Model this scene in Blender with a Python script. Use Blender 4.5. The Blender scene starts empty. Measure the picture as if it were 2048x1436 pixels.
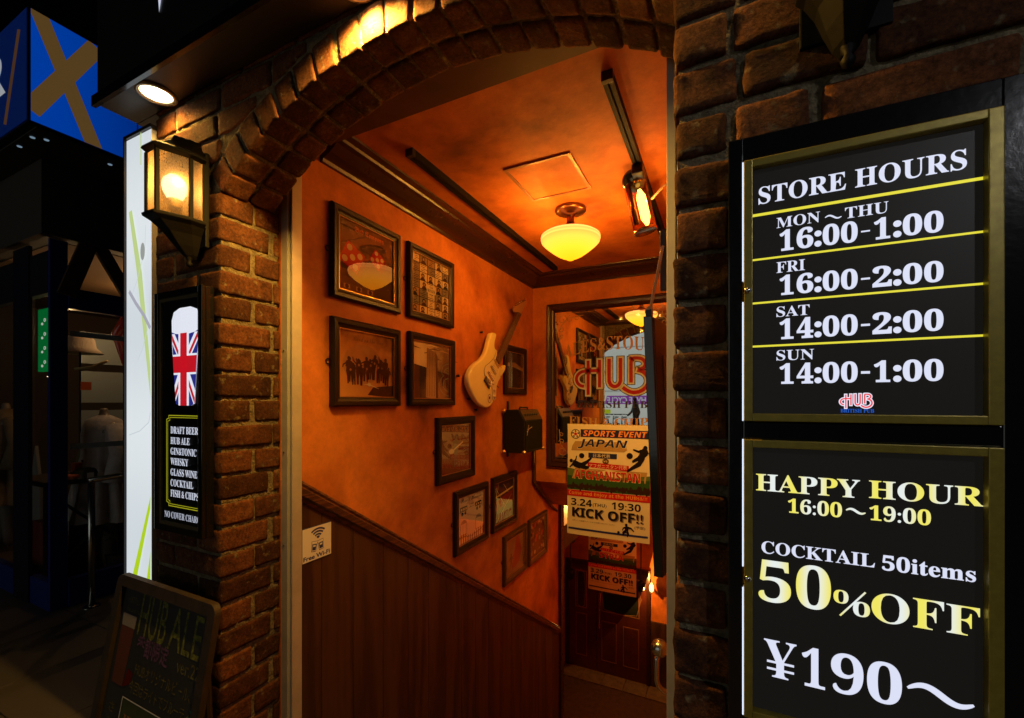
import bpy, bmesh, math, random
from mathutils import Vector, noise, Matrix
sc = bpy.context.scene
C = sc.collection
R = math.radians
PI = math.pi
rnd = random.Random(7)
EYE = 1.5
# ------------------------------------------------------------------ camera
F = 865.0                                   # focal length in photograph pixels (2048 wide)
YAW = R(25.85)
cd = bpy.data.cameras.new('camera')
cam = bpy.data.objects.new('camera', cd); C.objects.link(cam)
cam.location = (0, 0, EYE); cam.rotation_euler = (R(90), 0, YAW)
cd.sensor_width = 36; cd.lens = 36 * F / 2048; cd.shift_y = 85 / 2048
cd.clip_start = 0.02; cd.clip_end = 400
sc.camera = cam
# ------------------------------------------------------------------ night sky
w = bpy.data.worlds.new('World'); sc.world = w; w.use_nodes = True
nt = w.node_tree; bg = nt.nodes['Background']
sky = nt.nodes.new('ShaderNodeTexSky'); sky.sky_type = 'NISHITA'; sky.sun_disc = False
sky.sun_elevation = R(-4); sky.sun_rotation = R(200)
nt.links.new(sky.outputs[0], bg.inputs[0]); bg.inputs[1].default_value = 0.01
sc.view_settings.view_transform = 'Standard'; sc.view_settings.look = 'None'
sc.view_settings.exposure = 0; sc.view_settings.gamma = 1; sc.view_settings.use_curve_mapping = False
try:
    sc.cycles.max_bounces = 8; sc.cycles.transparent_max_bounces = 16
    sc.cycles.sample_clamp_indirect = 4
except Exception: pass

FW = (-math.sin(YAW), math.cos(YAW)); RT = (math.cos(YAW), math.sin(YAW))
def ray(x, y):
    u = (x - 1024) / F; v = (803 - y) / F
    return FW[0] + u * RT[0], FW[1] + u * RT[1], v
def fy(x, y, Y):
    a, b, c = ray(x, y); t = Y / b; return a * t, EYE + c * t          # X, z on plane Y
def fx(x, y, X):
    a, b, c = ray(x, y); t = X / a; return b * t, EYE + c * t          # Y, z on plane X
def fz(x, y, z):
    a, b, c = ray(x, y); t = (z - EYE) / c; return a * t, b * t        # X, Y on plane z

# ------------------------------------------------------------------ materials
MATS = {}
def M(name, col=(.5, .5, .5), rough=.6, metal=0., emis=None, es=1., var=None, col2=None, bump=None, coat=0., spec=.5, stretch=(1, 1, 1), cr=(.35, .65)):
    if name in MATS: return MATS[name]
    m = bpy.data.materials.new(name); m.use_nodes = True; n = m.node_tree.nodes; l = m.node_tree.links
    p = n['Principled BSDF']
    p.inputs['Base Color'].default_value = (*col, 1); p.inputs['Roughness'].default_value = rough
    p.inputs['Metallic'].default_value = metal; p.inputs['Specular IOR Level'].default_value = spec
    p.inputs['Coat Weight'].default_value = coat; p.inputs['Coat Roughness'].default_value = .08
    if emis is not None:
        p.inputs['Emission Color'].default_value = (*emis, 1); p.inputs['Emission Strength'].default_value = es
    if var or bump:
        tc = n.new('ShaderNodeTexCoord'); mp = n.new('ShaderNodeMapping'); mp.inputs['Scale'].default_value = stretch
        l.new(tc.outputs['Object'], mp.inputs[0])
    if var:
        nz = n.new('ShaderNodeTexNoise'); nz.inputs['Scale'].default_value = var; nz.inputs['Detail'].default_value = 6; nz.inputs['Roughness'].default_value = .65
        l.new(mp.outputs[0], nz.inputs[0])
        rp = n.new('ShaderNodeValToRGB'); rp.color_ramp.elements[0].position = cr[0]; rp.color_ramp.elements[1].position = cr[1]
        rp.color_ramp.elements[0].color = (*(col2 or [c * .6 for c in col]), 1); rp.color_ramp.elements[1].color = (*col, 1)
        l.new(nz.outputs[0], rp.inputs[0]); l.new(rp.outputs[0], p.inputs['Base Color'])
        mr = n.new('ShaderNodeMapRange'); mr.inputs[3].default_value = min(1, rough + .12); mr.inputs[4].default_value = max(.02, rough - .12)
        l.new(nz.outputs[0], mr.inputs[0])
        if rough > .1: l.new(mr.outputs[0], p.inputs['Roughness'])
    if bump:
        nb = n.new('ShaderNodeTexNoise'); nb.inputs['Scale'].default_value = bump[0]; nb.inputs['Detail'].default_value = 5
        l.new(mp.outputs[0], nb.inputs[0])
        b = n.new('ShaderNodeBump'); b.inputs['Strength'].default_value = bump[1]; b.inputs['Distance'].default_value = bump[2] if len(bump) > 2 else .01
        l.new(nb.outputs[0], b.inputs['Height']); l.new(b.outputs[0], p.inputs['Normal'])
    MATS[name] = m; return m
def E(name, col, s=1.):
    return M(name, (.02, .02, .02), .5, emis=col, es=s)
def PR(name, col, rough=.45):                     # printed ink
    return M('ink_' + name, col, .8, spec=.08)
def glass_mat(name, tint=(1, 1, 1), boost=1.0, ior=1.5, rough=0.0, add=0.):
    if name in MATS: return MATS[name]
    m = bpy.data.materials.new(name); m.use_nodes = True; n = m.node_tree.nodes; l = m.node_tree.links; n.clear()
    o = n.new('ShaderNodeOutputMaterial'); mix = n.new('ShaderNodeMixShader'); t = n.new('ShaderNodeBsdfTransparent'); g = n.new('ShaderNodeBsdfGlossy')
    t.inputs[0].default_value = (*tint, 1); g.inputs['Roughness'].default_value = rough
    lw = n.new('ShaderNodeLayerWeight'); lw.inputs[0].default_value = .5
    f = n.new('ShaderNodeMath'); f.operation = 'POWER'; f.inputs[1].default_value = 3.5; l.new(lw.outputs['Facing'], f.inputs[0])
    k = n.new('ShaderNodeMath'); k.operation = 'MULTIPLY_ADD'; k.use_clamp = True; k.inputs[1].default_value = .9 * min(boost, 1.4) * .75; k.inputs[2].default_value = .04 * boost + add
    l.new(f.outputs[0], k.inputs[0]); l.new(k.outputs[0], mix.inputs[0]); l.new(t.outputs[0], mix.inputs[1]); l.new(g.outputs[0], mix.inputs[2]); l.new(mix.outputs[0], o.inputs[0])
    MATS[name] = m; return m
def brick_mat():
    m = bpy.data.materials.new('brick'); m.use_nodes = True; n = m.node_tree.nodes; l = m.node_tree.links; p = n['Principled BSDF']
    oi = n.new('ShaderNodeObjectInfo'); geo = n.new('ShaderNodeNewGeometry')
    nz = n.new('ShaderNodeTexNoise'); nz.inputs['Scale'].default_value = 14; nz.inputs['Detail'].default_value = 8; nz.inputs['Roughness'].default_value = .7
    l.new(geo.outputs['Position'], nz.inputs[0])
    rp = n.new('ShaderNodeValToRGB'); e = rp.color_ramp.elements
    e[0].position = .28; e[0].color = (.045, .016, .007, 1); e[1].position = .72; e[1].color = (.21, .082, .03, 1)
    x = e.new(.5); x.color = (.135, .048, .019, 1)
    l.new(nz.outputs[0], rp.inputs[0])
    hs = n.new('ShaderNodeHueSaturation'); mr = n.new('ShaderNodeMapRange'); mr.inputs[3].default_value = .45; mr.inputs[4].default_value = 1.25
    l.new(oi.outputs['Random'], mr.inputs[0]); l.new(mr.outputs[0], hs.inputs['Value']); l.new(rp.outputs[0], hs.inputs['Color'])
    # mortar smears on the faces
    n2 = n.new('ShaderNodeTexNoise'); n2.inputs['Scale'].default_value = 38; n2.inputs['Detail'].default_value = 6; l.new(geo.outputs['Position'], n2.inputs[0])
    r2 = n.new('ShaderNodeValToRGB'); r2.color_ramp.elements[0].position = .6; r2.color_ramp.elements[1].position = .74; l.new(n2.outputs[0], r2.inputs[0])
    mx = n.new('ShaderNodeMixRGB'); mx.inputs[2].default_value = (.2, .155, .09, 1); l.new(r2.outputs[0], mx.inputs[0]); l.new(hs.outputs[0], mx.inputs[1])
    n3 = n.new('ShaderNodeTexNoise'); n3.inputs['Scale'].default_value = 95; n3.inputs['Detail'].default_value = 9; n3.inputs['Roughness'].default_value = .8; l.new(geo.outputs['Position'], n3.inputs[0])
    m3 = n.new('ShaderNodeMapRange'); m3.inputs[1].default_value = .36; m3.inputs[2].default_value = .62; m3.inputs[3].default_value = .35; m3.inputs[4].default_value = 1.3; l.new(n3.outputs[0], m3.inputs[0])
    h3 = n.new('ShaderNodeHueSaturation'); l.new(mx.outputs[0], h3.inputs['Color']); l.new(m3.outputs[0], h3.inputs['Value'])
    l.new(h3.outputs[0], p.inputs['Base Color']); p.inputs['Roughness'].default_value = .92; p.inputs['Specular IOR Level'].default_value = .2
    nb = n.new('ShaderNodeTexNoise'); nb.inputs['Scale'].default_value = 120; nb.inputs['Detail'].default_value = 8; nb.inputs['Roughness'].default_value = .7; l.new(geo.outputs['Position'], nb.inputs[0])
    nv = n.new('ShaderNodeTexNoise'); nv.inputs['Scale'].default_value = 45; nv.inputs['Detail'].default_value = 4; nv.inputs['Distortion'].default_value = .25; l.new(geo.outputs['Position'], nv.inputs[0])
    b1 = n.new('ShaderNodeBump'); b1.inputs['Strength'].default_value = .55; b1.inputs['Distance'].default_value = .004; l.new(nv.outputs[0], b1.inputs['Height'])
    b2 = n.new('ShaderNodeBump'); b2.inputs['Strength'].default_value = 1.; b2.inputs['Distance'].default_value = .004; l.new(nb.outputs[0], b2.inputs['Height']); l.new(b1.outputs[0], b2.inputs['Normal'])
    l.new(b2.outputs[0], p.inputs['Normal'])
    MATS['brick'] = m; return m
def plaster_mat():
    m = bpy.data.materials.new('orange_plaster'); m.use_nodes = True; n = m.node_tree.nodes; l = m.node_tree.links; p = n['Principled BSDF']
    geo = n.new('ShaderNodeNewGeometry')
    a = n.new('ShaderNodeTexNoise'); a.inputs['Scale'].default_value = 2.1; a.inputs['Detail'].default_value = 7; a.inputs['Roughness'].default_value = .52; a.inputs['Distortion'].default_value = .2; l.new(geo.outputs['Position'], a.inputs[0])
    rp = n.new('ShaderNodeValToRGB'); e = rp.color_ramp.elements
    e[0].position = .26; e[0].color = (.13, .035, .008, 1); e[1].position = .60; e[1].color = (.62, .195, .032, 1); x = e.new(.43); x.color = (.45, .122, .019, 1)
    l.new(a.outputs[0], rp.inputs[0])
    b = n.new('ShaderNodeTexNoise'); b.inputs['Scale'].default_value = 9; b.inputs['Detail'].default_value = 9; b.inputs['Roughness'].default_value = .75; l.new(geo.outputs['Position'], b.inputs[0])
    r2 = n.new('ShaderNodeMapRange'); r2.inputs[1].default_value = .3; r2.inputs[2].default_value = .7; r2.inputs[3].default_value = .72; r2.inputs[4].default_value = 1.15; l.new(b.outputs[0], r2.inputs[0])
    hs = n.new('ShaderNodeHueSaturation'); l.new(rp.outputs[0], hs.inputs['Color']); l.new(r2.outputs[0], hs.inputs['Value']); l.new(hs.outputs[0], p.inputs['Base Color'])
    p.inputs['Roughness'].default_value = .62; p.inputs['Specular IOR Level'].default_value = .25
    c = n.new('ShaderNodeTexNoise'); c.inputs['Scale'].default_value = 26; c.inputs['Detail'].default_value = 6; l.new(geo.outputs['Position'], c.inputs[0])
    bp = n.new('ShaderNodeBump'); bp.inputs['Strength'].default_value = .25; bp.inputs['Distance'].default_value = .006; l.new(c.outputs[0], bp.inputs['Height']); l.new(bp.outputs[0], p.inputs['Normal'])
    MATS['orange_plaster'] = m; return m
def oak_mat(name, dark, light, scale=(26, 26, 1.6), rough=.35):
    if name in MATS: return MATS[name]
    m = bpy.data.materials.new(name); m.use_nodes = True; n = m.node_tree.nodes; l = m.node_tree.links; p = n['Principled BSDF']
    tc = n.new('ShaderNodeTexCoord'); oi = n.new('ShaderNodeObjectInfo')
    ad = n.new('ShaderNodeVectorMath'); ad.operation = 'MULTIPLY_ADD'; ad.inputs[1].default_value = (1, 1, 1)
    cx = n.new('ShaderNodeCombineXYZ'); k = n.new('ShaderNodeMath'); k.operation = 'MULTIPLY'; k.inputs[1].default_value = 37
    l.new(oi.outputs['Random'], k.inputs[0]); l.new(k.outputs[0], cx.inputs[0]); l.new(k.outputs[0], cx.inputs[1]); l.new(k.outputs[0], cx.inputs[2])
    l.new(tc.outputs['Object'], ad.inputs[0]); l.new(cx.outputs[0], ad.inputs[2])
    mp = n.new('ShaderNodeMapping'); mp.inputs['Scale'].default_value = scale; l.new(ad.outputs[0], mp.inputs[0])
    a = n.new('ShaderNodeTexNoise'); a.inputs['Scale'].default_value = .35; a.inputs['Detail'].default_value = 3; a.inputs['Distortion'].default_value = .4; l.new(mp.outputs[0], a.inputs[0])
    s = n.new('ShaderNodeMath'); s.operation = 'MULTIPLY'; s.inputs[1].default_value = 34; l.new(a.outputs[0], s.inputs[0])
    si = n.new('ShaderNodeMath'); si.operation = 'SINE'; l.new(s.outputs[0], si.inputs[0])
    f = n.new('ShaderNodeTexNoise'); f.inputs['Scale'].default_value = 5; f.inputs['Detail'].default_value = 6; l.new(mp.outputs[0], f.inputs[0])
    mx = n.new('ShaderNodeMath'); mx.operation = 'MULTIPLY_ADD'; mx.inputs[1].default_value = .35; l.new(si.outputs[0], mx.inputs[0]); l.new(f.outputs[0], mx.inputs[2])
    rp = n.new('ShaderNodeValToRGB'); rp.color_ramp.elements[0].position = .2; rp.color_ramp.elements[1].position = .85
    rp.color_ramp.elements[0].color = (*dark, 1); rp.color_ramp.elements[1].color = (*light, 1); l.new(mx.outputs[0], rp.inputs[0]); l.new(rp.outputs[0], p.inputs['Base Color'])
    p.inputs['Roughness'].default_value = rough
    b = n.new('ShaderNodeBump'); b.inputs['Strength'].default_value = .4; b.inputs['Distance'].default_value = .003; l.new(mx.outputs[0], b.inputs['Height']); l.new(b.outputs[0], p.inputs['Normal'])
    MATS[name] = m; return m
def grad_emis(name, c1, c2, scale, s=1., axis='X'):
    if name in MATS: return MATS[name]
    m = M(name, (.02, .02, .02), .5, emis=c1, es=s); n = m.node_tree.nodes; l = m.node_tree.links; p = n['Principled BSDF']
    tc = n.new('ShaderNodeTexCoord'); wv = n.new('ShaderNodeTexWave'); wv.bands_direction = axis; wv.inputs['Scale'].default_value = scale; wv.inputs['Distortion'].default_value = .8
    l.new(tc.outputs['Object'], wv.inputs[0]); rp = n.new('ShaderNodeValToRGB'); rp.color_ramp.elements[0].color = (*c1, 1); rp.color_ramp.elements[1].color = (*c2, 1)
    l.new(wv.outputs[0], rp.inputs[0]); l.new(rp.outputs[0], p.inputs['Emission Color']); return m

BR = brick_mat(); PLA = plaster_mat()
MORT = M('mortar', (.27, .215, .125), .95, var=45, col2=(.12, .095, .058), bump=(110, 1., .012), spec=.2)
WOOD = M('dark_wood', (.042, .014, .007), .3, var=9, col2=(.028, .009, .005))
FRAMEW = M('frame_wood', (.016, .007, .004), .42, spec=.28)
OAK = oak_mat('wainscot_oak', (.036, .015, .007), (.075, .031, .012), scale=(9, 9, .8), rough=.45)
RAILW = oak_mat('rail_oak', (.05, .018, .008), (.13, .045, .016), scale=(60, 3, 60))
BLK = M('black_metal', (.012, .011, .011), .35)
GLOSSBLK = M('gloss_black_paint', (.008, .008, .009), .14, bump=(70, .12, .002), coat=.5)
GOLD = M('brass_gold_paint', (.38, .29, .04), .36, metal=.3, var=60, col2=(.29, .215, .03))
ALU = M('aluminium', (.62, .58, .52), .42, metal=.35, var=8, col2=(.5, .47, .42))
STEEL = M('brushed_steel', (.6, .58, .55), .25, metal=1.)
BRASS = M('brass', (.62, .4, .13), .25, metal=1., var=30, col2=(.45, .28, .08))
PANE = glass_mat('picture_glass', boost=2.9, add=.012)
SHOPGLASS = glass_mat('shop_glass', tint=(.93, .95, .95), boost=1.2)
LANTGLASS = glass_mat('lantern_glass', tint=(1, .86, .55), boost=1.3, rough=.12, add=.03)
MIRROR = M('mirror_silver', (.78, .79, .76), .015, metal=1.)
DARK = M('dark_interior', (.02, .018, .016), .8)

def dirty_glass():
    n = LANTGLASS.node_tree.nodes; l = LANTGLASS.node_tree.links
    old = next(x for x in n if x.type == 'MIX_SHADER'); out = next(x for x in n if x.type == 'OUTPUT_MATERIAL')
    tr = n.new('ShaderNodeBsdfTranslucent'); tr.inputs[0].default_value = (1, .66, .26, 1); m2 = n.new('ShaderNodeMixShader')
    nz = n.new('ShaderNodeTexNoise'); nz.inputs['Scale'].default_value = 30; nz.inputs['Detail'].default_value = 6; mr = n.new('ShaderNodeMapRange'); mr.inputs[1].default_value = .3; mr.inputs[2].default_value = .75; mr.inputs[3].default_value = .22; mr.inputs[4].default_value = .6
    l.new(nz.outputs[0], mr.inputs[0]); l.new(mr.outputs[0], m2.inputs[0]); l.new(old.outputs[0], m2.inputs[1]); l.new(tr.outputs[0], m2.inputs[2]); l.new(m2.outputs[0], out.inputs[0])
dirty_glass()
# ------------------------------------------------------------------ mesh builder
class MB:
    def __init__(s): s.v = []; s.f = []; s.m = []; s.mats = []
    def mi(s, mat):
        if mat not in s.mats: s.mats.append(mat)
        return s.mats.index(mat)
    def add(s, vs, fs, mat=None):
        o = len(s.v); s.v += [tuple(p) for p in vs]; s.f += [tuple(i + o for i in f) for f in fs]
        k = s.mi(mat) if mat else 0; s.m += [k] * len(fs); return s
    def box(s, x0, x1, y0, y1, z0, z1, mat=None):
        vs = [(x, y, z) for x in (x0, x1) for y in (y0, y1) for z in (z0, z1)]
        return s.add(vs, [(0, 1, 3, 2), (4, 6, 7, 5), (0, 4, 5, 1), (2, 3, 7, 6), (0, 2, 6, 4), (1, 5, 7, 3)], mat)
    def tube(s, pts, r, n=10, mat=None, cap=True):
        pts = [Vector(p) for p in pts]; rs = r if isinstance(r, (list, tuple)) else [r] * len(pts); vs = []; fs = []
        up = None
        for i, p in enumerate(pts):
            t = (pts[min(i + 1, len(pts) - 1)] - pts[max(i - 1, 0)]).normalized()
            if up is None: up = Vector((0, 0, 1)) if abs(t.z) < .9 else Vector((1, 0, 0))
            a = t.cross(up).normalized(); b = a.cross(t).normalized(); up = b
            for k in range(n):
                q = 2 * PI * k / n; vs.append(p + (a * math.cos(q) + b * math.sin(q)) * rs[i])
        for i in range(len(pts) - 1):
            for k in range(n):
                fs.append((i * n + k, i * n + (k + 1) % n, (i + 1) * n + (k + 1) % n, (i + 1) * n + k))
        if cap: fs += [tuple(range(n))[::-1], tuple((len(pts) - 1) * n + k for k in range(n))]
        return s.add(vs, fs, mat)
    def lathe(s, prof, c=(0, 0, 0), n=32, mat=None, M4=None):     # prof: (r, z)
        vs = []; fs = []
        for r, z in prof:
            for k in range(n):
                q = 2 * PI * k / n; p = Vector((r * math.cos(q), r * math.sin(q), z))
                if M4: p = M4 @ p
                vs.append(p + Vector(c))
        for i in range(len(prof) - 1):
            for k in range(n): fs.append((i * n + k, i * n + (k + 1) % n, (i + 1) * n + (k + 1) % n, (i + 1) * n + k))
        return s.add(vs, fs, mat)
    def build(s, name, mat=None, parent=None, smooth=False, bevel=0, label=None, loc=None):
        me = bpy.data.meshes.new(name)
        off = Vector(loc) if loc else Vector((0, 0, 0))
        me.from_pydata([tuple(Vector(p) - off) for p in s.v], [], s.f)
        for mm in (s.mats or [mat or DARK]): me.materials.append(mm)
        if s.mats: me.polygons.foreach_set('material_index', s.m)
        bm = bmesh.new(); bm.from_mesh(me)
        if not getattr(s, 'flat', False): bmesh.ops.recalc_face_normals(bm, faces=bm.faces)
        if bevel:
            bmesh.ops.bevel(bm, geom=[e for e in bm.edges if e.is_manifold and e.calc_face_angle(0) > .5], offset=bevel, segments=2, profile=.6, affect='EDGES')
        bm.to_mesh(me); bm.free()
        if smooth: me.polygons.foreach_set('use_smooth', [True] * len(me.polygons))
        me.update()
        o = bpy.data.objects.new(name, me); C.objects.link(o); o.location = off
        if parent: setpar(o, parent)
        if label: o['label'] = label
        return o
def setpar(o, p):
    o.parent = p; l = Vector((0, 0, 0)); q = p
    while q: l += q.location; q = q.parent
    o.matrix_parent_inverse = Matrix.Identity(4); o.location = Vector(o.location) - l
def tag(o, label=None, cat=None, group=None, kind=None):
    if label: o['label'] = label
    if cat: o['category'] = cat
    if group: o['group'] = group
    if kind: o['kind'] = kind
    return o
def thing(name, label, cat, loc=(0, 0, 0), group=None):
    o = bpy.data.objects.new(name, None); o.empty_display_size = .1; C.objects.link(o); o.location = loc
    return tag(o, label, cat, group)
def bx(name, a, mat, parent=None, bevel=0, label=None):
    return MB().box(*a).build(name, mat, parent, bevel=bevel, label=label)
def copy_tree(o, parent=None):
    c = o.copy(); C.objects.link(c); c.parent = parent
    for ch in list(o.children): copy_tree(ch, c)
    return c
def point(name, loc, power, col, r=0.0, parent=None):
    l = bpy.data.lights.new(name, 'POINT'); l.energy = power; l.color = col; l.shadow_soft_size = r
    o = bpy.data.objects.new(name, l); C.objects.link(o); o.location = loc
    if parent: setpar(o, parent)
    return o

# ------------------------------------------------------------------ flat drawing on a plane
class Pl:                                         # kind 'Y': faces -Y (u=X); 'L': faces +X (u=Y); 'R': faces -X (u=-Y)
    def __init__(s, kind, c, T=None): s.k = kind; s.c = c; s.T = T
    def P(s, a, b, d=0):
        if s.T: return s.T(a, b, d)
        if s.k == 'Y': return (a, s.c - d, b)
        if s.k == 'B': return (-a, s.c + d, b)    # faces +Y
        if s.k == 'L': return (s.c + d, a, b)
        return (s.c - d, -a, b)
def resample(pts, n=6):                           # Catmull-Rom
    out = []; P = [pts[0]] + list(pts) + [pts[-1]]
    for i in range(1, len(P) - 2):
        for k in range(n):
            t = k / n; a, b, c, d = P[i - 1:i + 3]
            out.append(tuple(.5 * ((2 * b[j]) + (-a[j] + c[j]) * t + (2 * a[j] - 5 * b[j] + 4 * c[j] - d[j]) * t * t + (-a[j] + 3 * b[j] - 3 * c[j] + d[j]) * t ** 3) for j in (0, 1)))
    out.append(tuple(pts[-1])); return out
class Draw(MB):
    flat = True
    def __init__(s, pl): super().__init__(); s.pl = pl; s.cuts = []
    def mark(s): s.cuts.append(len(s.f)); return s
    def build_split(s, name, parent):          # one object per marked line of lettering
        cs_ = sorted(set([0] + s.cuts + [len(s.f)]))
        for f0, f1 in zip(cs_[:-1], cs_[1:]):
            d = Draw(s.pl); ids = sorted({i for f in s.f[f0:f1] for i in f}); mp = {v: k for k, v in enumerate(ids)}
            d.v = [s.v[i] for i in ids]; d.f = [tuple(mp[i] for i in f) for f in s.f[f0:f1]]; d.m = s.m[f0:f1]; d.mats = list(s.mats); d.build(name, None, parent)
    def poly(s, pts, mat, d=0): return s.add([s.pl.P(a, b, d) for a, b in pts], [tuple(range(len(pts)))], mat)
    def rect(s, a0, a1, b0, b1, mat, d=0): return s.poly([(a0, b0), (a1, b0), (a1, b1), (a0, b1)], mat, d)
    def disc(s, a, b, r, mat, d=0, ry=None, n=20): return s.poly([(a + r * math.cos(2 * PI * k / n), b + (ry or r) * math.sin(2 * PI * k / n)) for k in range(n)], mat, d)
    def stroke(s, pts, w, mat, d=0, ext=0.):
        pts = [Vector(p) for p in pts]; L = []
        if ext:
            pts[0] = pts[0] - (pts[1] - pts[0]).normalized() * ext; pts[-1] = pts[-1] + (pts[-1] - pts[-2]).normalized() * ext
        n = len(pts)
        for i, p in enumerate(pts):
            t1 = (pts[i] - pts[i - 1]).normalized() if i else (pts[1] - pts[0]).normalized()
            t2 = (pts[i + 1] - pts[i]).normalized() if i < n - 1 else t1
            t = (t1 + t2); t = t.normalized() if t.length > 1e-6 else t1
            nn = Vector((-t.y, t.x)); cs = max(.4, nn.dot(Vector((-t1.y, t1.x)))); ww = (w[i] if isinstance(w, list) else w) / 2 / cs
            L.append((p + nn * ww, p - nn * ww))
        vs = [s.pl.P(q.x, q.y, d) for ab in L for q in ab]
        return s.add(vs, [(2 * i, 2 * i + 1, 2 * i + 3, 2 * i + 2) for i in range(n - 1)], mat)
    def text(s, body, a0, a1, b0, b1, mat, d=0, style='serif', shear=0., bend=None, slope=0., bold=0.):
        me = textmesh(body, style, shear, bold)
        xs = [v.co.x for v in me.vertices]; ys = [v.co.y for v in me.vertices]
        if not xs: return s
        x0, x1, y0, y1 = min(xs), max(xs), min(ys), max(ys); vs = []
        for v in me.vertices:
            p = (v.co.x - x0) / (x1 - x0); q = (v.co.y - y0) / (y1 - y0)
            a = a0 + p * (a1 - a0) if a1 > a0 else a0 + p * (a1 - a0)
            b = b0 + q * (b1 - b0) + slope * p + (bend * (1 - (2 * p - 1) ** 2) if bend else 0)
            vs.append(s.pl.P(a, b, d))
        s.add(vs, [tuple(f.vertices) for f in me.polygons], mat); return s
TC = {}
def conv(c, style):
    o = ord(c)
    base = {'serif': (0x1D400, 0x1D41A, 0x1D7CE), 'sans': (0x1D5D4, 0x1D5EE, 0x1D7EC), 'sansit': (0x1D63C, 0x1D656, 0x1D7EC), 'frak': (0x1D56C, 0x1D586, 0x1D7CE), 'script': (0x1D4D0, 0x1D4EA, 0x1D7CE)}.get(style)
    if not base: return c
    if 'A' <= c <= 'Z': return chr(base[0] + o - 65)
    if 'a' <= c <= 'z': return chr(base[1] + o - 97)
    if '0' <= c <= '9': return chr(base[2] + o - 48)
    return c
def textmesh(body, style, shear, bold):
    key = (body, style, shear, bold)
    if key in TC: return TC[key]
    cu = bpy.data.curves.new('lettering', 'FONT'); cu.body = ''.join(conv(c, style) for c in body); cu.size = 1; cu.resolution_u = 4; cu.shear = shear; cu.offset = bold
    ob = bpy.data.objects.new('lettering', cu); C.objects.link(ob)
    me = bpy.data.meshes.new_from_object(ob); bpy.data.objects.remove(ob); TC[key] = me; return me
def clip(sub, cl):                                # convex clip polygon, counter-clockwise
    out = list(sub)
    for i in range(len(cl)):
        A, B = cl[i], cl[(i + 1) % len(cl)]; inp = out; out = []
        def side(p): return (B[0] - A[0]) * (p[1] - A[1]) - (B[1] - A[1]) * (p[0] - A[0])
        for j in range(len(inp)):
            p, q = inp[j], inp[(j + 1) % len(inp)]; sp, sq = side(p), side(q)
            if sp >= 0: out.append(p)
            if (sp >= 0) != (sq >= 0):
                t = sp / (sp - sq); out.append((p[0] + t * (q[0] - p[0]), p[1] + t * (q[1] - p[1])))
        if not out: return []
    return out
LOGO = [
    (.30, [(1.35, 3.55), (1.35, .25)]), (.30, [(2.45, 3.6), (2.45, .95)]),
    (.30, resample([(2.45, 2.57), (1.6, 2.57), (1.0, 2.55), (.6, 2.43), (.3, 2.15), (.2, 1.8), (.3, 1.45), (.58, 1.18), (.95, 1.08)], 4)),
    (.33, [(3.35, 3.65), (3.35, 2.4)] + resample([(3.35, 1.55), (3.5, 1.2), (3.87, 1.02), (4.25, 1.2), (4.4, 1.55)], 4) + [(4.4, 2.4), (4.4, 3.68)]),
    (.32, [(5.35, 1.35), (5.35, 3.62)]),
    (.30, resample([(5.35, 3.6), (6.0, 3.6), (6.4, 3.45), (6.62, 3.1), (6.5, 2.75), (6.15, 2.58)], 5)),
    (.34, resample([(5.9, 2.5), (6.45, 2.3), (6.8, 1.85), (6.85, 1.3), (6.55, .8), (6.0, .5), (5.4, .48), (4.9, .7), (4.6, .95)], 5)),
]
def logo(D, a0, a1, b0, b1, red, silver, black, d=0, dd=.0004):
    sx = (a1 - a0) / 7.1; sz = (b1 - b0) / 3.9
    for lay, (mat, extra) in enumerate([(black, .44), (silver, .30), (red, 0)]):
        if mat is None: continue
        sub = Draw(Pl('Y', 0, lambda a, b, q: D.pl.P(a0 + a * sx, b0 + b * sz, q)))
        for w_, pts in LOGO: sub.stroke(pts, w_ + extra, mat, d + lay * dd, ext=extra / 2 if extra else 0)
        D.add(sub.v, sub.f[:], mat); D.v, D.f = D.v, D.f
def logo_fix(D): return D

# ------------------------------------------------------------------ bricks
def nz3(p, s, sd): return noise.noise(Vector(p) * s + Vector((sd, sd * 1.7, -sd)))
def brick_obj(parent, mapf, seed, amp=.003, rad=.003, cuts=4, name='brick'):
    bm = bmesh.new(); bmesh.ops.create_cube(bm, size=2)
    bmesh.ops.subdivide_edges(bm, edges=bm.edges[:], cuts=cuts, use_grid_fill=True)
    rem = {0: 0}
    lv = sorted({round(v.co.x, 3) for v in bm.verts})
    for a in lv: rem[a] = math.copysign(abs(a) ** .55, a) if abs(a) < .999 and a else a
    pts = []
    for v in bm.verts:
        c = [rem.get(round(k, 3), k) for k in v.co]
        pts.append((v, c, sum(abs(k) > .99 for k in c)))
    cen = Vector(mapf(0, 0, 0))
    for v, c, ne in pts:
        p = Vector(mapf(*c))
        if ne >= 2: 
            dirn = Vector(mapf(*[k * (0.9 if abs(k) > .99 else 1) for k in c])) - p
            if dirn.length > 1e-9: p += dirn.normalized() * rad * (.7 if ne == 2 else 1.5)
        nv = Vector((nz3(p, 22, seed), nz3(p, 22, seed + 5), nz3(p, 22, seed + 9))) + .6 * Vector((nz3(p, 70, seed), nz3(p, 70, seed + 3), nz3(p, 70, seed + 6)))
        v.co = p + nv * amp - cen
    bmesh.ops.recalc_face_normals(bm, faces=bm.faces)
    me = bpy.data.meshes.new(name); bm.to_mesh(me); bm.free(); me.materials.append(BR)
    me.polygons.foreach_set('use_smooth', [True] * len(me.polygons))
    o = bpy.data.objects.new(name, me); C.objects.link(o); o.location = cen; setpar(o, parent); return o
def lerp(a, b, t): return a + (b - a) * (t + 1) / 2
def boxmap(x0, x1, y0, y1, z0, z1):
    return lambda s, t, q: (lerp(x0, x1, s), lerp(y0, y1, t), lerp(z0, z1, q))
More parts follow.
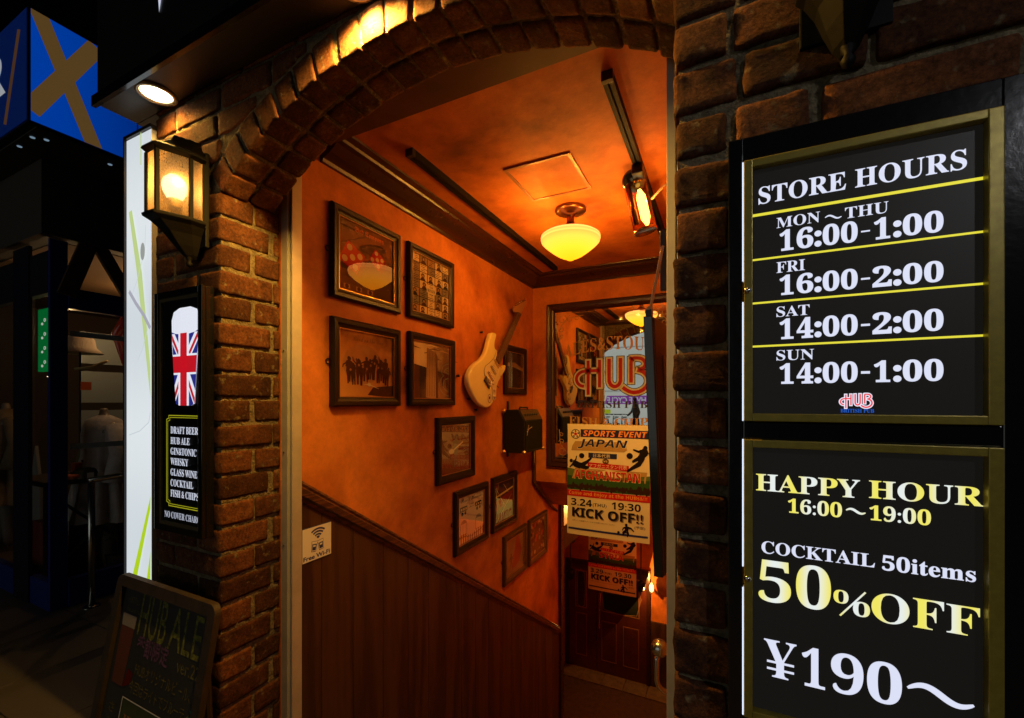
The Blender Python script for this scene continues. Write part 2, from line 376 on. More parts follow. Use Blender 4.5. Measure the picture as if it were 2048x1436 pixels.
XL, XR = -1.722, -.091                 # jambs of the doorway
XC = -.84; RA = 1.41; ZC = EYE + 1.107 - RA; YBA = 1.215
def arch(x, r=RA): 
    d = r * r - (x - XC) ** 2
    return ZC + math.sqrt(d) if d > 0 else -9
ZS = arch(XL)                          # springing
PITCH = .1
TOPZ = EYE + 1.30
facade = thing('pub_facade', 'rough brown brick pub front with a brick arch over the lit stair entrance', 'building', (XC, 1.0, 0))
def mortar(mapf, n=(30, 3, 40), amp=.004, rmat=MORT):
    vs = []; fs = []
    mb = MB()
    # front, back and side sheets from a subdivided cube
    def sheet(f, nu, nv):
        o = len(vs)
        for i in range(nu + 1):
            for j in range(nv + 1):
                p = Vector(f(-1 + 2 * i / nu, -1 + 2 * j / nv))
                p += Vector((nz3(p, 30, 1), nz3(p, 30, 2), nz3(p, 30, 3))) * amp + Vector((nz3(p, 90, 1), nz3(p, 90, 2), nz3(p, 90, 3))) * amp * .6
                vs.append(p)
        for i in range(nu):
            for j in range(nv): a = o + i * (nv + 1) + j; fs.append((a, a + 1, a + nv + 2, a + nv + 1))
    nx, ny, nz_ = n
    for t in (-1, 1): sheet(lambda a, b, t=t: mapf(a, t, b), nx, nz_)
    for s_ in (-1, 1): sheet(lambda a, b, s_=s_: mapf(s_, a, b), ny, nz_)
    for q in (-1, 1): sheet(lambda a, b, q=q: mapf(a, b, q), nx, ny)
    mb.add(vs, fs, rmat); return mb
g = .0075
# mortar bodies
mp_ = mortar(boxmap(-2.175 + g, XL - g, 1 + g, 1.25 - g, 0, ZS + .05), (40, 20, 200)); 
mp_.build('mortar', None, facade, smooth=True)
mortar(boxmap(XR + g, 1.05, 1 + g, 1.25 - g, 0, TOPZ), (90, 12, 260)).build('mortar', None, facade, smooth=True)
def amap(s, t, q):
    x = lerp(-2.175 + g, XR + .03, s); b = max(arch(x) + g if XL < x else ZS + .05, ZS + .04)
    return (x, lerp(1 + g, (YBA if x > XL else 1.25) - g, t), lerp(b, TOPZ, q))
mortar(amap, (220, 20, 50)).build('mortar', None, facade, smooth=True)
cnt = 0
J = .015
def jit(a): return rnd.uniform(-a, a)
# left pillar
row = 0; z = .02
rows = []
while z < ZS - .02:
    z1 = z + PITCH - J
    zz0, zz1 = z + jit(.002), z1 + jit(.002)
    if row % 2 == 0:
        L = [(-2.175, -2.045 + jit(.006), 1, 1.12), (-2.03, XL + jit(.003), 1, 1.125 + jit(.01)), (XL - .15, XL + jit(.003), 1.14, 1.25)]
    else:
        L = [(-2.175, -1.885 + jit(.006), 1, 1.12), (-1.868, XL + jit(.003), 1, 1.205 + jit(.012)), (XL - .12, XL + jit(.003), 1.222, 1.25)]
    if zz1 > .12:
        for (a, b, c, d) in L:
            if b > a and d - c > .02: brick_obj(facade, boxmap(a, b, c + jit(.003), d, zz0, zz1), cnt); cnt += 1
    rows.append((z, z1, row)); z += PITCH; row += 1
# right pier, coursed all the way up beside the arch
rows_r = list(rows)
while rows_r[-1][0] + PITCH < TOPZ: rows_r.append((rows_r[-1][0] + PITCH, rows_r[-1][1] + PITCH, rows_r[-1][2] + 1))
SGN = (.01, EYE + .5)
for (za, zb, rw) in rows_r:
    zz0, zz1 = za + jit(.004), zb + jit(.004)
    xs = XR; k = 0
    if zz1 > .3 and za < ZS + .05: brick_obj(facade, boxmap(XR + jit(.003), XR + .10, 1.136, 1.25, zz0, zz1), cnt); cnt += 1
    while xs < .98:
        ln = (.10 if rw % 2 == 0 else .118) if k == 0 else rnd.choice([.13, .27, .29, .2])
        covered = xs > SGN[0] and xs + .1 < .56 and zb < SGN[1] and k > 0
        if zz1 > .72 and not covered:
            brick_obj(facade, boxmap(xs + jit(.004), xs + ln, .994 + jit(.004), 1.12, zz0, zz1), cnt, amp=.0038, rad=.0035, cuts=6); cnt += 1
        xs += ln + J + jit(.002); k += 1
# voussoirs: two across the depth
AL = -math.asin((XC - XL) / RA); AR_ = math.asin((XR - XC) / RA) + .02; NV = int((AR_ - AL) * RA / .0955)
for i in range(NV + 1):
    a0 = AL + (AR_ - AL) * i / NV + .0045; a1 = AL + (AR_ - AL) * (i + 1) / NV - .0045
    if i == NV: a1 = a0 + .03
    for (y0, y1) in ((1.0, 1.1), (1.113, YBA)):
        r0 = RA + jit(.003); r1 = RA + .112 + jit(.005); aj = jit(.003)
        def vm(s, t, q, a0=a0 + aj, a1=a1 + aj, r0=r0, r1=r1, y0=y0 + jit(.003), y1=y1):
            a = lerp(a0, a1, s); r = lerp(r0, r1, q); return (XC + r * math.sin(a), lerp(y0, y1, t), ZC + r * math.cos(a))
        brick_obj(facade, vm, cnt, cuts=5, amp=.003); cnt += 1
# coursed bricks above the ring
RR = RA + .126
z = rows[-1][0] + PITCH; row = len(rows)
while z < TOPZ:
    z1 = z + PITCH - J
    for side in (0, 1):
        xa = -2.175 if side == 0 else XR - .008; end = XC
        x = xa; k = 0
        while (x < end) if side == 0 else (x > end):
            ln = rnd.choice([.27, .29, .14, .28]) if k or row % 2 else .14
            x0, x1 = (x, x + ln) if side == 0 else (x - ln, x)
            # trim by the ring: keep where the top of the brick clears it
            def ringz(q): 
                return arch(q, RR) if q > XL - .09 else -9
            if side == 0:
                e = x1
                while e > x0 + .02 and ringz(e) > z1 - .028: e -= .006
                ok = e - x0 > .035
                if ok: 
                    def sm(s, t, q, x0=x0 + jit(.003), e=e, z=z, z1=z1 + jit(.003)):
                        xx = lerp(x0, e, s); return (xx, lerp(1.0, 1.12, t), lerp(max(z, ringz(xx)), z1, q))
                    brick_obj(facade, sm, cnt, cuts=6, amp=.0035); cnt += 1
                if e < x1 - .03: break
                x = x1 + J
            else:
                e = x0
                while e < x1 - .02 and ringz(e) > z1 - .028: e += .006
                if x1 - e > .035:
                    def sm(s, t, q, e=e, x1=x1 + jit(.003), z=z, z1=z1 + jit(.003)):
                        xx = lerp(e, x1, s); return (xx, lerp(1.0, 1.12, t), lerp(max(z, ringz(xx)), z1, q))
                    brick_obj(facade, sm, cnt, cuts=6, amp=.004, rad=.004); cnt += 1
                if e > x0 + .03: break
                x = x0 - J
            k += 1
    z += PITCH; row += 1
print('bricks', cnt, len([o for o in C.objects if o.name.startswith('brick')]))
# ------------------------------------------------------------------ canopy over the door
ZA = EYE + 1.225
canopy = thing('canopy', 'black box canopy along the top of the pub front with round downlights under it', 'canopy', (-2.32, .86, ZA))
CBLK = M('canopy_paint', (.006, .005, .005), .45, bump=(30, .1, .003))
MB().box(-2.32, 1.2, .86, .998, ZA, ZA + 1.2).build('fascia_box', CBLK, canopy, bevel=.004)
MB().box(-2.33, 1.2, .845, .86, ZA - .012, ZA + .03).build('drip_edge', GLOSSBLK, canopy)
MB().box(-2.325, -2.17, .998, 1.3, ZA, ZA + 1.2).build('side_return', CBLK, canopy)
D = Draw(Pl('Y', .858))
pa = [fy(312, 0, .858), fy(328, 0, .858), fy(314, 26, .858)]
XT = (pa[0][0] + pa[1][0]) / 2
zt = fy(315, 27, .858)[1]
D.poly([(XT - .035, zt + .22), (XT - .005, zt), (XT + .06, zt + .22)], E('flag_white', (.75, .8, 1), .7), 0)
D.poly([(XT - .012, zt + .20), (XT + .001, zt + .035), (XT + .03, zt + .20)], E('flag_red', (.7, .02, .03), .8), .0006)
D.build('pennant_sign', None, canopy)
for dx in (-2.02, -.96, .1):
    t = MB().lathe([(.068, -.001), (.068, -.008), (.056, -.010), (.052, 0), (.05, .02)], (dx, .93, ZA), 32).build('downlight', M('downlight_trim', (.5, .42, .3), .3, metal=.6), canopy, smooth=True)
    MB().lathe([(.0001, .004), (.052, .004)], (dx, .93, ZA - .008), 28).build('lens', E('downlight_lens', (1, .78, .42), 9), t)
    sp = bpy.data.lights.new('downlight_lamp', 'SPOT'); sp.energy = {-2.02: 8, -.96: 120, .1: 6}[dx]; sp.color = (1, .53, .085); sp.spot_size = R(158); sp.spot_blend = .5; sp.shadow_soft_size = .02
    so = bpy.data.objects.new('downlight_lamp', sp); C.objects.link(so); so.location = (dx, .93 if dx != -.96 else .945, ZA - .03); setpar(so, t)

# ------------------------------------------------------------------ wall lanterns
def lantern(label, X, power, zb=EYE + .565):
    pass
    t = thing('wall_lantern', label, 'lantern', (X, 1.0, zb), 'lanterns on the brick front')
    IR = M('lantern_iron', (.005, .004, .003), .6, spec=.2, bump=(60, .25, .003))
    hw = .105; yf = .80; yb = .985; K = .66
    def hexa(w_, d_, f): # half hexagon footprint: back-left, front-left, front-right, back-right
        w_ *= K; d_ *= .78; return [(X - w_, yb), (X - w_ , yb - d_ * .35), (X - w_ * f, yb - d_), (X + w_ * f, yb - d_), (X + w_, yb - d_ * .35), (X + w_, yb)]
    def loft(mb, secs, mat=None):
        vs = []; fs = []; n = 6
        for (w_, d_, z_) in secs:
            vs += [(a, b, z_) for a, b in hexa(w_, d_, .5)]
        for i in range(len(secs) - 1):
            for k in range(n): fs.append((i * n + k, i * n + (k + 1) % n, (i + 1) * n + (k + 1) % n, (i + 1) * n + k))
        fs += [tuple(range(n)), tuple((len(secs) - 1) * n + k for k in range(n))]
        return mb.add(vs, fs, mat)
    zg0, zg1 = zb + .125, zb + .345
    loft(MB(), [(.105, .185, zg1), (.125, .205, zg1 + .012), (.122, .20, zg1 + .022), (.10, .165, zg1 + .035), (.075, .12, zg1 + .062), (.068, .105, zg1 + .085), (.03, .05, zg1 + .092)]).build('roof', IR, t, bevel=.002)
    loft(MB(), [(.012, .03, zb - .015), (.03, .05, zb + .0), (.05, .085, zb + .03), (.072, .125, zb + .07), (.098, .17, zb + .1), (.118, .2, zb + .112), (.12, .203, zb + .122), (.11, .19, zb + .126)]).build('base', IR, t, bevel=.002)
    MB().lathe([(.0001, -.045), (.009, -.04), (.012, -.03), (.006, -.02), (.012, -.012), (.012, 0)], (X, .965, zb), 12).build('finial', IR, t, smooth=True)
    MB().box(X - .07, X + .07, .985, 1.0, zb + .03, zg1 + .05).build('back_plate', IR, t, bevel=.003)
    fp = hexa(.103, .183, .5)
    for (a, b) in fp[1:5]:
        MB().box(a - .006, a + .006, b - .006, b + .006, zg0, zg1).build('corner_post', IR, t)
    for (a, b) in (fp[0], fp[5]): MB().box(a - .006, a + .006, b - .01, b, zg0, zg1).build('corner_post', IR, t)
    for k in range(5):
        p, q = Vector(fp[k]), Vector(fp[k + 1]); 
        MB().add([(p.x, p.y, zg0), (q.x, q.y, zg0), (q.x, q.y, zg1), (p.x, p.y, zg1)], [(0, 1, 2, 3)]).build('pane', LANTGLASS, t)
    MB().box(X - .068, X + .068, .974, .984, zg0, zg1).build('reflector', M('lantern_back', (.6, .45, .2), .35, metal=.5), t)
    bc = (X, .915, zg0 + .115)
    MB().lathe([(.02, -.075), (.024, -.03), (.02, -.03)], bc, 16).build('lamp_holder', M('holder', (.3, .27, .22), .5), t, smooth=True)
    MB().lathe([(.0001, .05), (.02, .046), (.034, .03), (.04, .008), (.036, -.015), (.026, -.035), (.022, -.045)], bc, 24).build('bulb', E('bulb_glow', (1, .86, .62), 3.0 if power > 1 else .25), t, smooth=True)
    for da in (-.05, .05): point('lantern_lamp', (X + da, .90, zg0 + .12), power / 2, (1, .46, .10), 0.0, t)
    return t
lantern('lit black half-hexagon wall lantern on the left pillar beside the white light box', -1.86, 2.3)
lantern('dark wall lantern above the opening hours sign, cut by the top of the picture', .205, .05, EYE + .645)

# ------------------------------------------------------------------ tall white light box at the corner
lb = thing('light_box', 'tall narrow white backlit sign with lime green lines at the corner of the pub', 'sign', (-2.29, 1.0, .6))
lx0, lx1, ly = -2.395, -2.185, .985
lz1 = fy(262, 272, ly)[1] ; lz0 = EYE - .95
MB().box(lx0, lx1, ly + .004, 1.12, lz0, lz1).build('housing', M('white_housing', (.5, .5, .5), .4), lb)
def emis_noise(name, col, s, sc_=2.):
    m = E(name, col, s); return m
D = Draw(Pl('Y', ly + .003)); D.rect(lx0 + .004, lx1, lz0 + .004, lz1 - .01, grad_emis('light_box_face', (.62, .68, .72), (.72, .77, .80), .35, 1., 'Z')); D.build('face', None, lb)
D = Draw(Pl('Y', ly)); LI = E('lime', (.42, .62, .01), 1.); LI2 = E('lime_pale', (.5, .62, .24), 1.); GR = E('grey_line', (.38, .38, .45), 1.); GR2 = E('grey_soft', (.56, .62, .66), 1.)
def LB(x, y): return fy(x, y, ly)
def clx(pts): return [(min(max(a, lx0 + .004), lx1), b) for a, b in pts]
D.poly(clx([LB(258, 425), LB(264, 420), LB(284, 545), LB(312, 735), LB(312, 795), LB(274, 545)]), LI2, .0006)
D.mark(); D.poly(clx([LB(281, 262), LB(283, 262), LB(283, 330), LB(281, 330)]), LI2, .0006)
D.mark(); D.poly(clx([LB(309, 994), LB(309, 1018), LB(272, 1165), LB(262, 1165)]), LI, .0006)
D.mark(); D.poly(clx([LB(309, 1105), LB(309, 1200), LB(288, 1200)]), LI, .0006)
D.mark(); D.stroke(clx([LB(259, 583), LB(272, 606), LB(288, 630), LB(311, 655)]), .018, GR, .0012)
D.mark(); D.stroke(clx([LB(276, 720), LB(285, 700), LB(300, 640), LB(311, 560)]), .004, GR2, .0009)
D.mark(); D.stroke(clx([LB(259, 870), LB(280, 862), LB(298, 845), LB(311, 825)]), .005, GR2, .0009)
D.mark(); D.stroke(clx([LB(261, 600), LB(275, 560), LB(290, 500), LB(292, 450)]), .003, GR2, .0009)
a, b = LB(286, 503); D.mark(); D.disc(a, b, .018, E('grey_leaf', (.30, .32, .30), 1.), .0015, ry=.038)
D.build_split('graphic', lb)
MB().box(lx0 - .006, lx0 + .004, ly - .006, 1.12, lz0, lz1 + .006).build('edge_trim', BLK, lb)
MB().box(lx0, lx1 + .01, ly - .006, 1.12, lz1 - .008, lz1 + .006).build('edge_trim', BLK, lb)

# ------------------------------------------------------------------ menu sign on the left pillar
ms = thing('menu_sign', 'narrow black framed sign with a flag patterned pint glass and a drinks list', 'sign', (-1.92, 1.0, 1.4))
yf = .962
mx0, mx1 = -2.09, -1.757; mz1 = EYE + .44; mz0 = EYE - .52
MB().box(mx0, mx1, yf + .006, .999, mz0, mz1).build('housing', GLOSSBLK, ms, bevel=.003)
fr = MB()
fwid = .026
for a in ((mx0, mx0 + fwid, mz0, mz1), (mx1 - fwid, mx1, mz0, mz1), (mx0 + fwid, mx1 - fwid, mz1 - fwid, mz1), (mx0 + fwid, mx1 - fwid, mz0, mz0 + fwid)):
    fr.box(a[0], a[1], yf - .008, yf + .006, a[2], a[3])
fr.build('frame', GLOSSBLK, ms, bevel=.002)
fr = MB(); q0, q1, r0, r1 = mx0 + fwid, mx1 - fwid, mz0 + fwid, mz1 - fwid; th = .012
for a in ((q0, q0 + th, r0, r1), (q1 - th, q1, r0, r1), (q0 + th, q1 - th, r1 - th, r1), (q0 + th, q1 - th, r0, r0 + th)):
    fr.box(a[0], a[1], yf - .002, yf + .006, a[2], a[3])
fr.build('inner_trim', M('dull_brass', (.16, .13, .06), .4, metal=.5), ms)
D = Draw(Pl('Y', yf + .005)); D.rect(q0, q1, r0, r1, M('sign_black', (.012, .010, .011), .25)); D.build('face', None, ms)
WH = E('letter_white', (.70, .74, .88), 1.0); WHD = E('letter_white_dim', (.55, .58, .7), .9)
SB = E('flag_blue', (.015, .02, .22), 1.); SR = E('flag_red2', (.55, .006, .015), 1.); SW = E('flag_white2', (.82, .85, .95), 1.)
D = Draw(Pl('Y', yf + .004))
gx0 = fy(341, 700, yf)[0]; gx1 = fy(396, 700, yf)[0]; W_ = gx1 - gx0
gz1 = fy(368, 614, yf)[1]; gz0 = fy(368, 811, yf)[1]; H_ = gz1 - gz0
def G(u, v): return (gx0 + u * W_, gz0 + v * H_)
glassp = [(.17, .015), (.3, .0), (.72, .0), (.85, .02), (.9, .3), (.97, .6), (1.0, .88), (.93, .965), (.7, 1.0), (.3, 1.0), (.08, .965), (.0, .88), (.02, .6), (.1, .3)]
D.poly([G(*p) for p in glassp], SW, 0)
body = [p for p in [(.17, .015), (.3, .0), (.72, .0), (.85, .02), (.9, .3), (.98, .76), (.85, .74), (.5, .72), (.15, .74), (.01, .76), (.1, .3)]]
D.poly([G(*p) for p in body], SB, .0005)
cx, cz = .46, .42
cl = [(.17, .015), (.3, .0), (.72, .0), (.85, .02), (.9, .3), (.97, .74), (.02, .74), (.1, .3)]
def diag(x0, z0, x1, z1, w_, mat, d):
    v = Vector((x1 - x0, (z1 - z0) * H_ / W_)).normalized(); n_ = Vector((-v.y, v.x)); n_ = Vector((n_.x, n_.y * W_ / H_)) * w_ / 2
    P_ = [(x0 - n_.x, z0 - n_.y), (x1 - n_.x, z1 - n_.y), (x1 + n_.x, z1 + n_.y), (x0 + n_.x, z0 + n_.y)]
    A_ = sum(P_[i][0] * P_[(i + 1) % 4][1] - P_[(i + 1) % 4][0] * P_[i][1] for i in range(4))
    if A_ < 0: P_ = P_[::-1]
    c_ = clip(P_, cl)
    if len(c_) > 2: D.poly([G(*p) for p in c_], mat, d)
for (ex, ez) in ((-.15, .85), (1.15, .85), (-.1, -.1), (1.05, -.1)):
    diag(cx, cz, ex, ez, .19, SW, .0008); 
for (ex, ez, o_) in ((-.15, .85, -.03), (1.15, .85, .03), (-.1, -.1, .03), (1.05, -.1, -.03)):
    diag(cx + o_, cz, ex + o_, ez, .07, SR, .0011)
def crs(x0, x1, z0, z1, mat, d):
    c_ = clip([(x0, z0), (x1, z0), (x1, z1), (x0, z1)], cl); D.poly([G(*p) for p in c_], mat, d)
crs(cx - .19, cx + .19, -.1, .8, SW, .0014); crs(-.2, 1.2, cz - .105, cz + .105, SW, .0014)
crs(cx - .12, cx + .12, -.1, .8, SR, .0017); crs(-.2, 1.2, cz - .085, cz + .085, SR, .0017)
D.build('pint_glass_graphic', None, ms)
D = Draw(Pl('Y', yf + .004)); YG = E('frame_line_gold', (.34, .33, .01), 1.)
def mz(y): return fy(345, y, yf)[1]
ax0 = fy(331, 900, yf)[0]; ax1 = fy(402, 900, yf)[0]
for k, (ins, wd) in enumerate(((0, .0035), (.008, .0025))):
    a0_, a1_, b0_, b1_ = ax0 + ins, ax1 - ins, mz(1013) + ins, mz(831) - ins; c_ = .016
    D.stroke([(a0_ + c_, b1_), (a1_ - c_, b1_), (a1_ - c_, b1_ - c_ * .7), (a1_, b1_ - c_), (a1_, b0_ + c_), (a1_ - c_, b0_ + c_ * .7), (a1_ - c_, b0_), (a0_ + c_, b0_), (a0_ + c_, b0_ + c_ * .7), (a0_, b0_ + c_), (a0_, b1_ - c_), (a0_ + c_, b1_ - c_ * .7), (a0_ + c_, b1_)], wd, YG, .0003)
D.build('list_border', None, ms)
D = Draw(Pl('Y', yf + .004)); tx0 = fy(339, 900, yf)[0]
hT = mz(861 - 7) - mz(861 + 7)
def fyx(x): return fy(x, 900, yf)[0]
for s_, y_, xr in (('DRAFT BEER', 860, 394), ('HUB ALE', 881.5, 377), ('GIN&TONIC', 902.5, 390.5), ('WHISKY', 923, 374), ('GLASS WINE', 944.5, 392), ('COCKTAIL', 966, 384), ('FISH & CHIPS', 987, 395)):
    D.mark(); D.text(s_, tx0, fyx(xr), mz(y_ + 7), mz(y_ - 7), WH, .0003)
D.mark(); D.text('NO COVER CHARGE', fyx(327), fyx(403), mz(1031 + 6.5), mz(1031 - 6.5), WHD, .0003)
D.build_split('lettering', ms)
MB().add([(q0 + .001, yf - .001, r0 + .001), (q1 - .001, yf - .001, r0 + .001), (q1 - .001, yf - .001, r1 - .001), (q0 + .001, yf - .001, r1 - .001)], [(0, 1, 2, 3)]).build('glass', glass_mat('sign_glass', boost=.8), ms)

# ------------------------------------------------------------------ right sign cabinet
YB = .94
cab = thing('sign_cabinet', 'glossy black cabinet on the right with backlit opening hours above happy hour prices', 'sign', (.22, 1.0, .3))
cx0, cx1, ct = .012, .56, EYE + .505
zA1, zA0 = EYE + .458, EYE - .037; zB1, zB0 = EYE - .072, EYE - .60
gx0_, gx1_ = .0385, .394
cb = MB(); cbz = .55
cb.box(cx0, gx0_ - .001, YB, .999, cbz, ct); cb.box(gx1_ + .001, gx1_ + .028, YB, .999, cbz, ct)
cb.box(gx0_ - .001, gx1_ + .001, YB, .999, zA1 + .001, ct); cb.box(gx0_ - .001, gx1_ + .001, YB, .999, zB1 + .001, zA0 - .001); cb.box(gx0_ - .001, gx1_ + .001, YB, .999, cbz, zB0 - .001)
cb.build('cabinet_frame', GLOSSBLK, cab, bevel=.0018)
MB().box(gx1_ + .031, cx1, YB + .004, .999, cbz, ct + .012).build('side_panel', GLOSSBLK, cab, bevel=.003)
MB().box(gx0_, gx1_, .975, .998, zB0, zA1).build('back_panel', GLOSSBLK, cab)
for k in range(7):
    zz = cbz + .1 + k * .14
    MB().tube([(gx1_ + .0295, YB - .001, zz), (gx1_ + .0295, YB - .001, zz + .1)], .004, 8).build('hinge', M('hinge_steel', (.2, .16, .1), .3, metal=1.), cab, smooth=True)
BLKF = M('backlit_black_film', (.012, .011, .010), .4, spec=.25, bump=(400, .1, .0005), emis=(.006, .0054, .0046), es=1.)
YL = E('line_yellow', (.80, .72, .045), 1.)
LW = E('sign_letter_white', (.72, .75, .93), 1.)
LY = grad_emis('sign_letter_gold', (.88, .80, .12), (.80, .86, .84), 5.2, 1.0)
LBL = E('sign_letter_blue_edge', (.03, .10, .55), 1.)
def gold_frame(par, x0, x1, z0, z1, w_=.0145):
    fr = MB()
    for a in ((x0, x0 + w_, z0, z1), (x1 - w_ * 1.25, x1, z0, z1), (x0 + w_, x1 - w_ * 1.25, z1 - w_, z1), (x0 + w_, x1 - w_ * 1.25, z0, z0 + w_)):
        fr.box(a[0], a[1], YB - .007, YB + .012, a[2], a[3])
    return fr.build('gold_frame', GOLD, par, bevel=.0015)
PF = YB + .010
for (za, zb) in ((zA0, zA1), (zB0, zB1)):
    gold_frame(cab, gx0_, gx1_, za, zb)
    D = Draw(Pl('Y', PF)); D.rect(gx0_ + .012, gx1_ - .016, za + .012, zb - .012, BLKF); D.build('face', None, cab)
    MB().box(gx0_ - .0028, gx0_ - .0006, YB - .0015, YB + .01, za, (za + zb) / 2 - .02).build('light_gap', E('edge_glow', (.7, .8, 1), 1.3), cab)
    MB().box(gx0_ - .0028, gx0_ - .0006, YB - .0015, YB + .01, (za + zb) / 2 + .02, zb).build('light_gap', E('edge_glow', (.7, .8, 1), 1.3), cab)
    sx, sz = gx0_ + .006, (za + zb) / 2
    MB().lathe([(.0001, .0035), (.004, .003), (.006, .001), (.0062, 0)], (0, 0, 0), 14, M4=Matrix.Translation((sx, YB - .008, sz)) @ Matrix.Rotation(R(90), 4, 'X')).build('screw', STEEL, cab, smooth=True)
PFT = PF - .0006
def pz(x, y): return fy(x, y, PFT)
def line_(D, y0, y1, w_):
    a = pz(1500, y0); b = pz(1978, y1); zz = (a[1] + b[1]) / 2
    D.rect(gx0_ + .0125, gx1_ - .0172, zz - w_, zz + w_, YL, 0)
D = Draw(Pl('Y', PFT))
for (ya, yb_, w_) in ((433, 354, .0026), (521, 462, .0018), (607, 567, .0018), (693, 671, .0018)): D.mark(); line_(D, ya, yb_, w_)
D.build_split('divider_line', cab)
def T4(D, s_, x0, y0a, y0b, x1, y1a, y1b, mat, **k):   # left x with bottom/top y, right x with bottom/top y
    a = pz(x0, y0a); b = pz(x0, y0b); c = pz(x1, y1a); d = pz(x1, y1b)
    D.text(s_, a[0], c[0], (a[1] + c[1]) / 2, (b[1] + d[1]) / 2, mat, 0, **k)
D = Draw(Pl('Y', PFT))
T4(D, 'STORE HOURS', 1517, 408, 372, 1934, 340, 300, LW, bold=.004)
D.mark(); T4(D, 'MON', 1553, 457, 436, 1640, 444, 422, LW); T4(D, 'THU', 1690, 437, 415, 1777, 426, 403, LW)
def tilde(D, x0, x1, yc0, yc1, h, w_, mat):
    a = pz(x0, yc0); b = pz(x1, yc1); zc = (a[1] + b[1]) / 2; n_ = 24; pts = []; ws = []
    for i in range(n_ + 1):
        t = i / n_; pts.append((a[0] + (b[0] - a[0]) * t, zc + h * math.sin(2 * PI * (t * .92 + .02)))); ws.append(w_ * (.35 + .65 * math.sin(PI * t) ** .6))
    D.stroke(pts, ws, mat, 0)
tilde(D, 1650, 1683, 436, 431, .0032, .003, LW)
for (s1, s2, y_, yr) in (('16:00', '1:00', (503, 461), (463, 419)), ('16:00', '2:00', (591, 551), (563, 520)), ('14:00', '2:00', (679, 638), (661, 616)), ('14:00', '1:00', (768, 727), (762, 717))):
    # colons drawn as bold dots, digits as serif figures
    def digits(s_, xa, xb):
        n_ = len(s_); 
        wts = [.42 if c == ':' else 1 for c in s_]; tot = sum(wts); x = xa
        for c, wt in zip(s_, wts):
            x2 = x + (xb - xa) * wt / tot; f0 = (x - 1555) / 333; f1 = (x2 - 1555) / 333
            lo = y_[0] + (yr[0] - y_[0]) * (f0 + f1) / 2; hi = y_[1] + (yr[1] - y_[1]) * (f0 + f1) / 2
            A_ = pz(x, lo); B_ = pz(x2, hi); za = pz((x + x2) / 2, lo)[1]; zb = pz((x + x2) / 2, hi)[1]
            if c == ':':
                r_ = (B_[0] - A_[0]) * .47; m_ = (A_[0] + B_[0]) / 2
                D.disc(m_, za + (zb - za) * .14, r_, LW, 0); D.disc(m_, za + (zb - za) * .62, r_, LW, 0)
            else:
                p_ = (B_[0] - A_[0]) * (.12 if c == '1' else .045); D.text(c, A_[0] + p_, B_[0] - p_, za, zb, LW, 0, bold=.014)
            x = x2
    D.mark(); digits(s1, 1555, 1717); 
    m1 = (y_[0] + y_[1]) / 2 + (yr[0] - y_[0]) * .5
    a = pz(1722, m1 + 3); b = pz(1740, m1 - 3); D.rect(a[0], b[0], min(a[1], b[1]), max(a[1], b[1]) - .0005, LW, 0)
    digits(s2, 1743, 1889)
D.mark(); T4(D, 'FRI', 1553, 545, 524, 1610, 541, 519, LW); D.mark(); T4(D, 'SAT', 1553, 634, 613, 1619, 630, 609, LW); D.mark(); T4(D, 'SUN', 1553, 721, 700, 1628, 719, 698, LW)
D.build_split('lettering', cab)
D = Draw(Pl('Y', PFT)); a = pz(1679, 818); b = pz(1746, 786)
logo(D, a[0], b[0], a[1], b[1], E('logo_red', (.85, .06, .07), 1.), None, E('logo_white', (.85, .8, .95), 1.), 0, .0003)
a = pz(1681, 825); b = pz(1748, 818); D.text('BRITISH PUB', a[0], b[0], a[1], b[1], E('logo_blue', (.01, .1, .55), 1.), .0002)
D.build('logo', None, cab)
D = Draw(Pl('Y', PFT))
T4(D, 'HAPPY', 1512, 980, 947, 1720, 997, 959, LY, bold=.006); T4(D, 'HOUR', 1738, 998, 961, 1967, 1013, 973, LY, bold=.006)
D.mark(); T4(D, '16:00', 1576, 1027, 998, 1684, 1034, 1003, LY, bold=.008); T4(D, '19:00', 1739, 1041, 1012, 1862, 1051, 1017, LY, bold=.008)
tilde(D, 1692, 1731, 1021, 1024, .0035, .0042, LY)
D.mark(); T4(D, 'COCKTAIL', 1523, 1106, 1086, 1750, 1136, 1103, LW, bold=.004); T4(D, '50items', 1764, 1138, 1110, 1952, 1168, 1131, LW, bold=.008)
def col_(D, s_, x0, x1, yl, yh, mat, bold=.008, **k):
    A_ = pz(x0, yl); B_ = pz(x1, yh); xm = (x0 + x1) / 2; D.text(s_, A_[0], B_[0], pz(xm, yl)[1], pz(xm, yh)[1], mat, 0, bold=bold, **k)
D.mark(); col_(D, '5', 1517, 1582, 1206, 1122, LY, 0.); col_(D, '0', 1592, 1662, 1219, 1131, LY, 0.)
# percent sign from two small zeros and a slash
col_(D, '0', 1667, 1697, 1207, 1180, LY, 0.); col_(D, '0', 1706, 1740, 1234, 1204, LY, 0.)
D.stroke([pz(1680, 1231), pz(1731, 1185)], .0028, LY, 0)
col_(D, 'O', 1743, 1819, 1248, 1188, LY, .0); col_(D, 'F', 1826, 1888, 1259, 1200, LY, .0); col_(D, 'F', 1893, 1960, 1270, 1212, LY, .0)
D.mark(); col_(D, 'Y', 1528, 1593, 1357, 1283, LW, .0); 
for yy in (1322, 1336):
    a = pz(1534, yy - 2); b = pz(1588, yy + 9); D.rect(a[0], b[0], a[1] - .003, a[1] + .0012, LW, -.0001 + .0002)
col_(D, '1', 1604, 1650, 1375, 1296, LW, .0); col_(D, '9', 1662, 1727, 1390, 1308, LW, .0); col_(D, '0', 1734, 1804, 1408, 1324, LW, .0)
tilde(D, 1815, 1948, 1385, 1398, .0105, .0105, LW)
D.build_split('lettering', cab)
